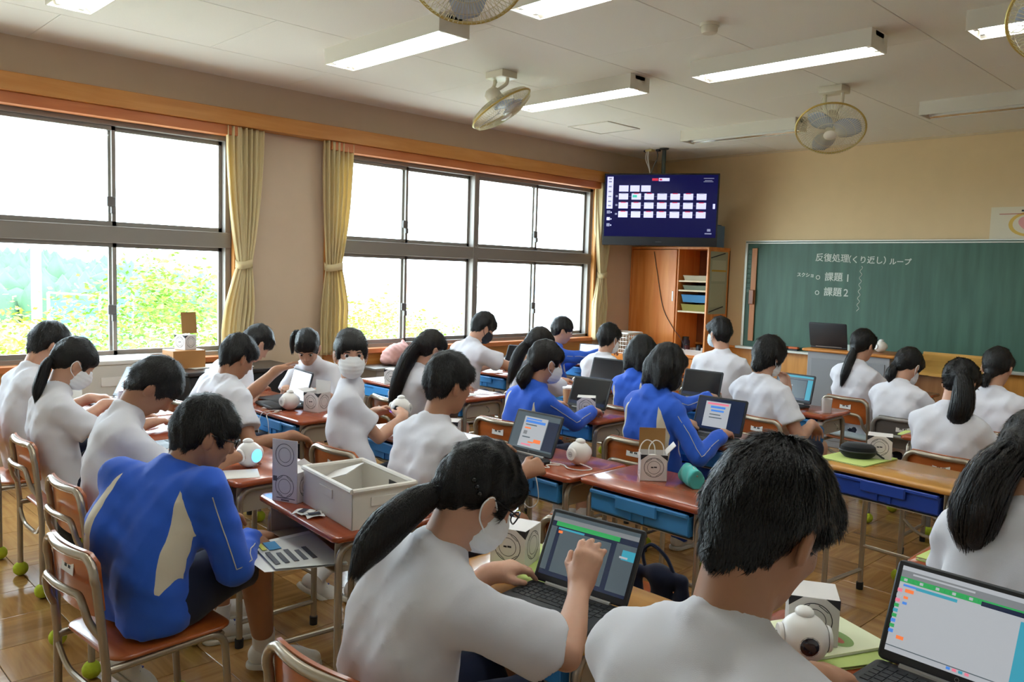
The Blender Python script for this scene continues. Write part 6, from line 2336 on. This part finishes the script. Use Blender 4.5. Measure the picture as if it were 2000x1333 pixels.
tag(bc, 'brown card standing behind the white box by the left window', 'card')
pk = empty('pink_cloth', (.17, -4.05, .625), 0, 'crumpled pale pink cloth bag on the heater cover under the window', 'cloth')
PF = Field(.008)
PF.ell((0, -.06, .09), (.10, .15, .10), k=0).ell((.0, .10, .08), (.09, .12, .085), k=.04).cap((0, .0, .16), (-.02, .02, .215), .05, .02, k=.04).ell((.02, -.17, .05), (.07, .07, .05), k=.03)
PF.below((0, 0, 0), (0, 0, -1))
V_, Q_ = PF.run(lambda X, Y, Z: .012 * np.sin(34 * X + 30 * Z) * np.sin(31 * Y - 18 * Z + 1) + .006 * np.abs(np.sin(60 * Y + 40 * Z)))
put('folds', np_mesh('folds', relax(V_, Q_, 1), Q_), mat('pink_cotton', '#c99a94', rough=.9, noise=.18, nscale=30, bump=.2, bscale=300), pk)

# ------------------------------------------------------------------ front of the room
lec = empty('lectern', (3.13, -1.12, 0), 0, 'grey steel teacher\'s lectern with an orange wooden top', 'lectern')
MB().box(-.37, .37, -.22, .22, 0, .86, bev=.004).build('body', mat('lectern_grey', '#8f8f92', rough=.5, metal=.15), lec)
slab(.84, .50, .86, .885, .02, .006).build('top_board', wood('lectern_top', '#b8702c', '#cf8a42', axis=0), lec, angle=50)
MB().box(-.33, .33, -.226, -.22, .06, .80, bev=.002).build('front_panel', mat('lectern_panel', '#85868a', rough=.5, metal=.15), lec, smooth=False)
laptop(2.89, -1.20, .885, 186, 108, 'off', 'black laptop seen from behind on the lectern', 1.18)
robot(3.32, -1.10, .885, 60, 'white ball robot on the lectern beside the long ponytailed girl')
cp_ = empty('glass_cup', (3.10, -1.22, .885), 0, 'small clear cup with white marks on the lectern', 'cup')
MB().lathe([(0, 0), (.022, 0), (.026, .055), (.024, .055), (.02, .004), (0, .004)], seg=16).build('vessel', mat('cup_clear', '#c9d6d0', rough=.15, alpha=.6), cp_)
st = empty('slanted_stand', (3.93, -.95, 0), 0, 'low wooden stand with a slanted top beside the lectern', 'stand')
sw = wood('stand_wood', '#b98a3c', '#cfa256', axis=0)
MB().add([(-.34, -.28, .76), (.34, -.28, .76), (.34, .15, .89), (-.34, .15, .89), (-.34, -.28, .735), (.34, -.28, .735), (.34, .15, .865), (-.34, .15, .865)], [(0, 1, 2, 3), (7, 6, 5, 4), (0, 4, 5, 1), (1, 5, 6, 2), (2, 6, 7, 3), (3, 7, 4, 0)]).build('slanted_top', sw, st, smooth=False)
MB().box(-.34, .34, .13, .15, .88, .905).build('ledge', sw, st, smooth=False)
for x in (-.31, .29):
    MB().box(x, x + .02, -.22, .15, 0, .75).build('side_panel', wood('stand_side', '#7d5330', '#93673f', axis=2), st, smooth=False)
MB().box(-.29, .29, -.20, -.18, .08, .72).build('front_panel', wood('stand_front', '#8d5f3a', '#a3754a', axis=2), st, smooth=False)
# laundry style basket by the cabinet
ba = empty('plastic_basket', (.34, -.96, 0), 0, 'white slatted plastic basket on a low table near the cabinet', 'basket')
MB().box(-.20, .20, -.16, .16, 0, .60, bev=.005).build('low_table', cab_m, ba)
bw = mat('basket_white', '#ded9d0', rough=.4)
for k in range(6):
    z = .61 + .045 * k
    w_, d_ = .125 + .005 * k, .105 + .005 * k
    MB().tube(fillet([(-w_, -d_, z), (w_, -d_, z), (w_, d_, z), (-w_, d_, z), (-w_, -d_, z)], .03), .005, 6).build('hoop', bw, ba)
for k in range(28):
    a = 2 * math.pi * k / 28
    c, s = math.cos(a), math.sin(a)
    mm = max(abs(c), abs(s))
    MB().tube([(.125 * c / mm, .105 * s / mm, .605), (.15 * c / mm, .13 * s / mm, .835)], .004, 5).build('slat', bw, ba)
MB().tube(fillet([(-.155, -.135, .84), (.155, -.135, .84), (.155, .135, .84), (-.155, .135, .84), (-.155, -.135, .84)], .03), .014, 8).build('rim', bw, ba)
# small things on desks further away
for k, (x, y, lab) in enumerate(((3.95, -3.52, 'clear cup on the desk of the shaggy haired pupil'), (2.72, -4.62, 'tan paper cup before the ponytailed girl in blue'))):
    o = empty('cup', (x, y, DZ), 0, lab, 'cup')
    MB().lathe([(0, 0), (.027, 0), (.034, .09), (.032, .09), (.025, .004), (0, .004)], seg=18).build('vessel', mat('cup_clear2', '#d5d0cc', rough=.2, alpha=.65) if k == 0 else mat('paper_cup', '#c49a74', rough=.7), o)
    if k:
        MB().lathe([(.034, .088), (.0365, .088), (.0365, .098), (0, .1)], seg=18).build('lid', white_m, o)
bt = empty('water_bottle', (3.975, -3.66, .50), 0, 'small blue bottle hanging at the side of the desk behind the shaggy haired pupil', 'bottle')
MB().lathe([(0, 0), (.026, 0), (.028, .01), (.028, .085), (.015, .105), (.015, .11), (0, .11)], seg=18).build('body', mat('bottle_blue', '#2f6fa8', rough=.35), bt)
MB().lathe([(.017, .108), (.017, .128), (0, .13)], seg=18).build('cap', white_m, bt)
pc = empty('pen_cup', (1.42, -6.93, DZ), 0, 'pen cup with orange and violet pens by the left window', 'pen cup')
MB().lathe([(0, 0), (.035, 0), (.038, .09), (.035, .09), (.032, .004), (0, .004)], seg=18).build('cup', mat('pencup_white', '#cfd6e6', rough=.4), pc)
for k, c in enumerate(('#c4562c', '#5a3f8c', '#b83a2c')):
    MB().tube([(.012 * (k - 1), 0, .01), (.025 * (k - 1), .01, .15)], .0045, 6).build('pen', mat('pen_%d' % k, c, rough=.4), pc)
# white paper sheets on desks
for k, (x, y, rz, lab) in enumerate(((2.12, -5.00, .3, 'white sheet on the desk of the girl with very long hair'), (3.22, -6.14, .5, 'white sheet on the masked girl\'s desk corner'), (1.86, -6.20, .6, 'white sheet under the reaching arm of the leaning boy'), (1.22, -3.86, .4, 'white sheet before the boy in the black mask'), (3.20, -7.14, -.4, 'white sheet at the desk edge beside the boy bent over'))):
    o = MB().box(-.07, .07, -.10, .10, 0, .0015).build('paper_sheet', paper_m, None, smooth=False, loc=(x, y, DZ + .0003), rot=(0, 0, rz))
    tag(o, lab, 'paper')
# ------------------------------------------------------------------ the pupils
A_ = np.array
person('A', 'boy in a white t-shirt at the far left edge by the window', (1.46, -7.42), 0, (1.44, -7.31, 1.05), hp=32, hair='short', v=.008)
person('B', 'girl in a white t-shirt and mask with a high ponytail at the left', (2.10, -7.42), -3, (2.08, -7.43 + .05, 1.02), hp=34, hair='tied', girl=True, mask=mask_m, v=.0075,
       tail=[(2.091, -7.482, 1.057), (2.09, -7.5, 1.019), (2.1, -7.525, 0.952), (2.105, -7.545, 0.9), (2.11, -7.55, 0.855)], tailrad=[.016, .024, .026, .024, .008])
person('C', 'boy in a white t-shirt bent far over his desk, left of the blue jacket', (3.02, -7.50), -12, (2.95, -7.34, 1.01), hy=-25, hp=52, hair='short', v=.0065, sh_yaw=-6, skin=skin_d, strands=5000,
       hands={'R': (A_([3.12, -7.12, .72]),), 'L': (A_([2.82, -7.10, .72]),)}, fold=.9)
person('D', 'boy in a blue track jacket and glasses sitting in the left foreground', (3.70, -7.66), 2, (3.73, -7.48, .965), hy=-12, hp=24, sh_yaw=26, hair='short', top='jacket', v=.0055, sc=1.06, strands=9000, glasses=True, bulge=.06, skin=skin_d,
       hands={'R': (A_([3.66, -7.30, .56]), None, None, A_([.9, -.5, -.6])), 'L': (A_([3.42, -7.34, .60]),)},
       neck=-.02, shrug=.045, legs={'R': ((3.70, -7.29, .525), (3.52, -7.17, .10)), 'L': ((3.50, -7.32, .48), (3.36, -7.58, .13))}, shoes={'R': (0, -40), 'L': (-50, -10)}, lift=1.2)
person('E', 'boy in a white t-shirt reaching out to a bright laptop', (2.03, -6.56), 4, (2.04, -6.55, 1.005), hy=2, hp=30, hair='short', v=.007, strands=4000, skin=skin_d,
       hands={'L': (A_([1.84, -6.22, .88]), A_([-.2, .9, .25]), A_([-.5, 0, .9]), A_([-.3, -.3, -.9])), 'R': (A_([2.36, -6.40, .60]), A_([0, .9, -.3]))}, curl={'L': (.1, .2)})
person('F', 'pupil in a white t-shirt mostly hidden behind the boy who reaches out', (1.40, -6.50), 0, (1.44, -6.13, 1.01), hp=45, hair='short', v=.009, girl=True, strands=1500)
person('G', 'girl in a white t-shirt with a high ponytail facing back and looking down', (1.52, -5.66), -150, (1.58, -5.86, .985), hy=-128, hp=38, hair='tied', girl=True, v=.0075, eyes=True,
       tail=[(1.545, -5.875, 1.06), (1.50, -5.90, 1.065), (1.465, -5.90, 1.0), (1.46, -5.90, .94)], tailrad=[.016, .024, .026, .02, .008])
person('H', 'girl in a white t-shirt and mask looking back at the camera', (3.04, -6.42), -14, (2.93, -6.42, 1.095), hy=-116, hp=4, hair='tied', girl=True, v=.0055, sh_yaw=-26, mask=mask_m, eyes=True, strands=6000, sc=.93,
       hands={'R': (A_([2.97, -6.14, .76]), A_([-.6, .5, .3]), A_([.6, .2, .7])), 'L': (A_([2.76, -6.16, .76]), A_([.5, .6, .2]), A_([-.6, .2, .7]))}, curl={'R': (.6, .7), 'L': (.6, .7)},
       tail=[(2.86, -6.36, 1.05), (2.84, -6.33, 1.0), (2.85, -6.33, .93)], tailrad=[.02, .028, .014], legs={'R': ((3.16, -6.05, .47), (3.20, -6.55, .09)), 'L': ((2.94, -6.04, .47), (3.06, -6.66, .10))}, shoes={'R': (0, -30), 'L': (-35, -20)}, fold=.8)
person('I', 'girl in a white t-shirt with very long loose hair', (2.04, -5.38), -4, (2.22, -5.36, 1.01), hy=-12, hp=26, hair='tied', girl=True, v=.0075, strands=3500, tone='brown',
       tail=[(2.196, -5.453, 1.046), (2.176, -5.504, 0.952), (2.15, -5.55, 0.833), (2.14, -5.575, 0.733), (2.13, -5.59, 0.665)], tailrad=[.042, .052, .048, .040, .02])
person('J', 'short haired boy in a white t-shirt seen from behind in the middle', (3.77, -6.58), -3, (3.75, -6.50, 1.055), hy=-10, hp=12, hair='crop', v=.006, strands=7000, sc=.98, skin=skin_d,
       hands={'R': (A_([3.96, -6.27, .70]), A_([.2, .8, .2]), A_([.8, 0, .6])), 'L': (A_([3.60, -6.10, .72]),)}, curl={'R': (.9, 1.0)}, lift=1.3)
person('K', 'boy in a white t-shirt and black mask leaning to a laptop at the window', (1.38, -4.36), -6, (1.50, -4.26, 1.07), hy=-18, hp=34, hair='short', v=.009, mask=maskb_m,
       hands={'R': (A_([1.66, -3.92, .82]), A_([-.1, .95, .1]), None, A_([.5, -.3, -.8]))})
person('L', 'tall ponytailed girl in a white t-shirt behind the girl in blue', (2.35, -4.52), -4, (2.40, -4.56, 1.02), hp=18, hair='tied', girl=True, v=.008, strands=3000, tone='brown',
       tail=[(2.366, -4.65, 1.036), (2.34, -4.692, 0.96), (2.325, -4.73, 0.858), (2.31, -4.75, 0.76)], tailrad=[.03, .042, .044, .036, .014])
person('M', 'ponytailed girl in a blue track jacket and mask', (3.07, -5.32), -6, (3.20, -5.35, 1.025), hy=-18, hp=14, hair='tied', girl=True, top='jacket', v=.007, strands=4500, mask=mask_m, tone='brown',
       hands={'R': (A_([3.24, -4.99, .72]), A_([-.35, .9, -.1])), 'L': (A_([2.92, -4.98, .72]),)}, tail=[(3.181, -5.428, 1.01), (3.165, -5.46, 0.97), (3.16, -5.485, 0.925), (3.165, -5.485, 0.885)], tailrad=[.022, .038, .042, .012])
person('N', 'boy in a blue track jacket in profile at the far window', (1.30, -3.20), -14, (1.34, -3.16, 1.005), hy=-40, hp=18, hair='short', top='jacket', v=.009, sh_yaw=-10, strands=1500, eyes=True, hands={'R': (A_([1.58, -2.82, .82]),)})
person('O', 'boy in a white t-shirt with tousled hair near the cabinet', (2.11, -3.46), -4, (2.09, -3.43, 1.0), hp=14, hair='short', v=.009, mask=mask_m, strands=2000, lift=2.2)
person('P', 'bobbed girl in a blue track jacket further forward', (3.16, -4.37), -2, (3.11, -4.36, 1.014), hp=16, hair='bob', girl=True, top='jacket', v=.008, strands=3500, hands={'R': (A_([3.40, -4.02, .74]), A_([-.2, .9, .0]))})
person('Q', 'bobbed girl in a blue track jacket typing in the middle', (3.80, -5.12), -6, (3.83, -5.12, 1.05), hy=-14, hp=22, hair='bob', girl=True, top='jacket', v=.0065, strands=6000, mask=maskb_m, bottoms='blue',
       hands={'R': (A_([4.08, -4.98, .725]), A_([-.2, .95, -.1])), 'L': (A_([3.80, -4.88, .725]), A_([.2, .9, -.1]))})
person('R', 'boy in a white t-shirt and pale mask turning to the left', (2.92, -3.14), 8, (2.89, -3.10, 1.095), hy=72, hp=4, hair='short', v=.008, mask=mat('mask_blue_white', '#cfdde6', rough=.85), strands=3000, sc=1.03)
person('S', 'shaggy haired pupil in a white t-shirt before the teal lit laptop', (3.80, -3.96), -10, (3.79, -4.0, 1.045), hy=-14, hp=22, hair='shag', v=.0075, strands=4500, mask=mask_m, lift=1.6,
       hands={'R': (A_([4.02, -3.86, .64]), A_([0, .8, -.5])), 'L': (A_([3.85, -3.87, .83]), A_([-.25, .1, .9]), A_([.3, .9, .1]))}, curl={'L': (.7, .8)})
person('T', 'long ponytailed girl in a white t-shirt close to the lectern', (3.78, -2.62), -10, (3.79, -2.63, 1.055), hy=-16, hp=14, hair='tied', girl=True, v=.008, strands=3000,
       tail=[(3.771, -2.705, 1.032), (3.753, -2.745, 0.95), (3.735, -2.775, 0.847), (3.72, -2.785, 0.77)], tailrad=[.024, .034, .034, .03, .01])
person('U', 'girl in a white t-shirt with a short ponytail bent down before the slanted stand', (4.36, -3.28), -8, (4.30, -3.16, .985), hy=-16, hp=34, hair='tied', girl=True, v=.008, strands=2500, mask=mask_m,
       tail=[(4.254, -3.231, 0.993), (4.24, -3.265, 0.948), (4.243, -3.285, 0.91), (4.247, -3.285, 0.875)], tailrad=[.02, .034, .03, .008])
person('V', 'girl in a white t-shirt with a long thick ponytail at the right', (4.92, -4.20), -12, (4.90, -4.13, 1.02), hy=-14, hp=26, hair='tied', girl=True, v=.007, strands=4500,
       tail=[(4.93, -4.22, 1.07), (4.955, -4.26, 1.02), (4.965, -4.29, 0.93), (4.95, -4.29, 0.86), (4.945, -4.285, 0.82)], tailrad=[.03, .046, .056, .052, .02], sc=1.0)
person('W', 'girl in a white t-shirt with a low bun at the far right', (4.90, -3.26), -4, (4.82, -3.22, 1.035), hp=18, hair='tied', girl=True, v=.008, strands=2500,
       tail=[(4.80, -3.32, .99), (4.79, -3.345, .96), (4.795, -3.335, .93)], tailrad=[.02, .032, .018])
person('X', 'girl in a white t-shirt at the right edge with a dark ponytail falling forward', (5.74, -6.38), -4, (5.73, -6.30, 1.09), hp=30, hair='tied', girl=True, v=.0065, strands=5000, tone='brown',
       tail=[(5.7, -6.39, 1.12), (5.67, -6.43, 1.06), (5.65, -6.455, 0.98), (5.645, -6.455, 0.92), (5.645, -6.45, 0.87)], tailrad=[.04, .055, .062, .055, .03])
person('Y', 'girl in a white t-shirt with a dark ponytail touching her laptop screen in the foreground', (4.80, -7.50), -8, (4.93, -7.40, 1.015), hy=-16, hp=36, hair='tied', girl=True, v=.005, strands=14000, mask=mask_m, glasses=True, sc=1.02, bulge=.05,
       hands={'R': (A_([5.00, -7.13, .755]), A_([-.05, .42, .9]), A_([.45, -.85, .25]), A_([.9, -.35, -.6])), 'L': (A_([4.72, -7.16, .715]),)}, curl={'R': (.55, .75)}, sleeve=.84, slw=1.18,
       tail=[(4.896, -7.497, 1.034), (4.885, -7.54, 1.007), (4.865, -7.6, 0.962), (4.85, -7.635, 0.918), (4.845, -7.66, 0.875)], tailrad=[.020, .036, .042, .036, .012])
person('Z', 'boy in a white t-shirt seen from behind at the bottom right', (5.72, -7.64), -4, (5.645, -7.46, 1.138), hy=-12, hp=32, nape=.012, neck=.012, hair='short', v=.005, strands=22000, sc=1.08, hsc=.97, lift=1.0, skin=skin_d, fold=.8,
       hands={'R': (A_([5.86, -7.06, .72]),), 'L': (A_([5.56, -7.06, .72]),)})
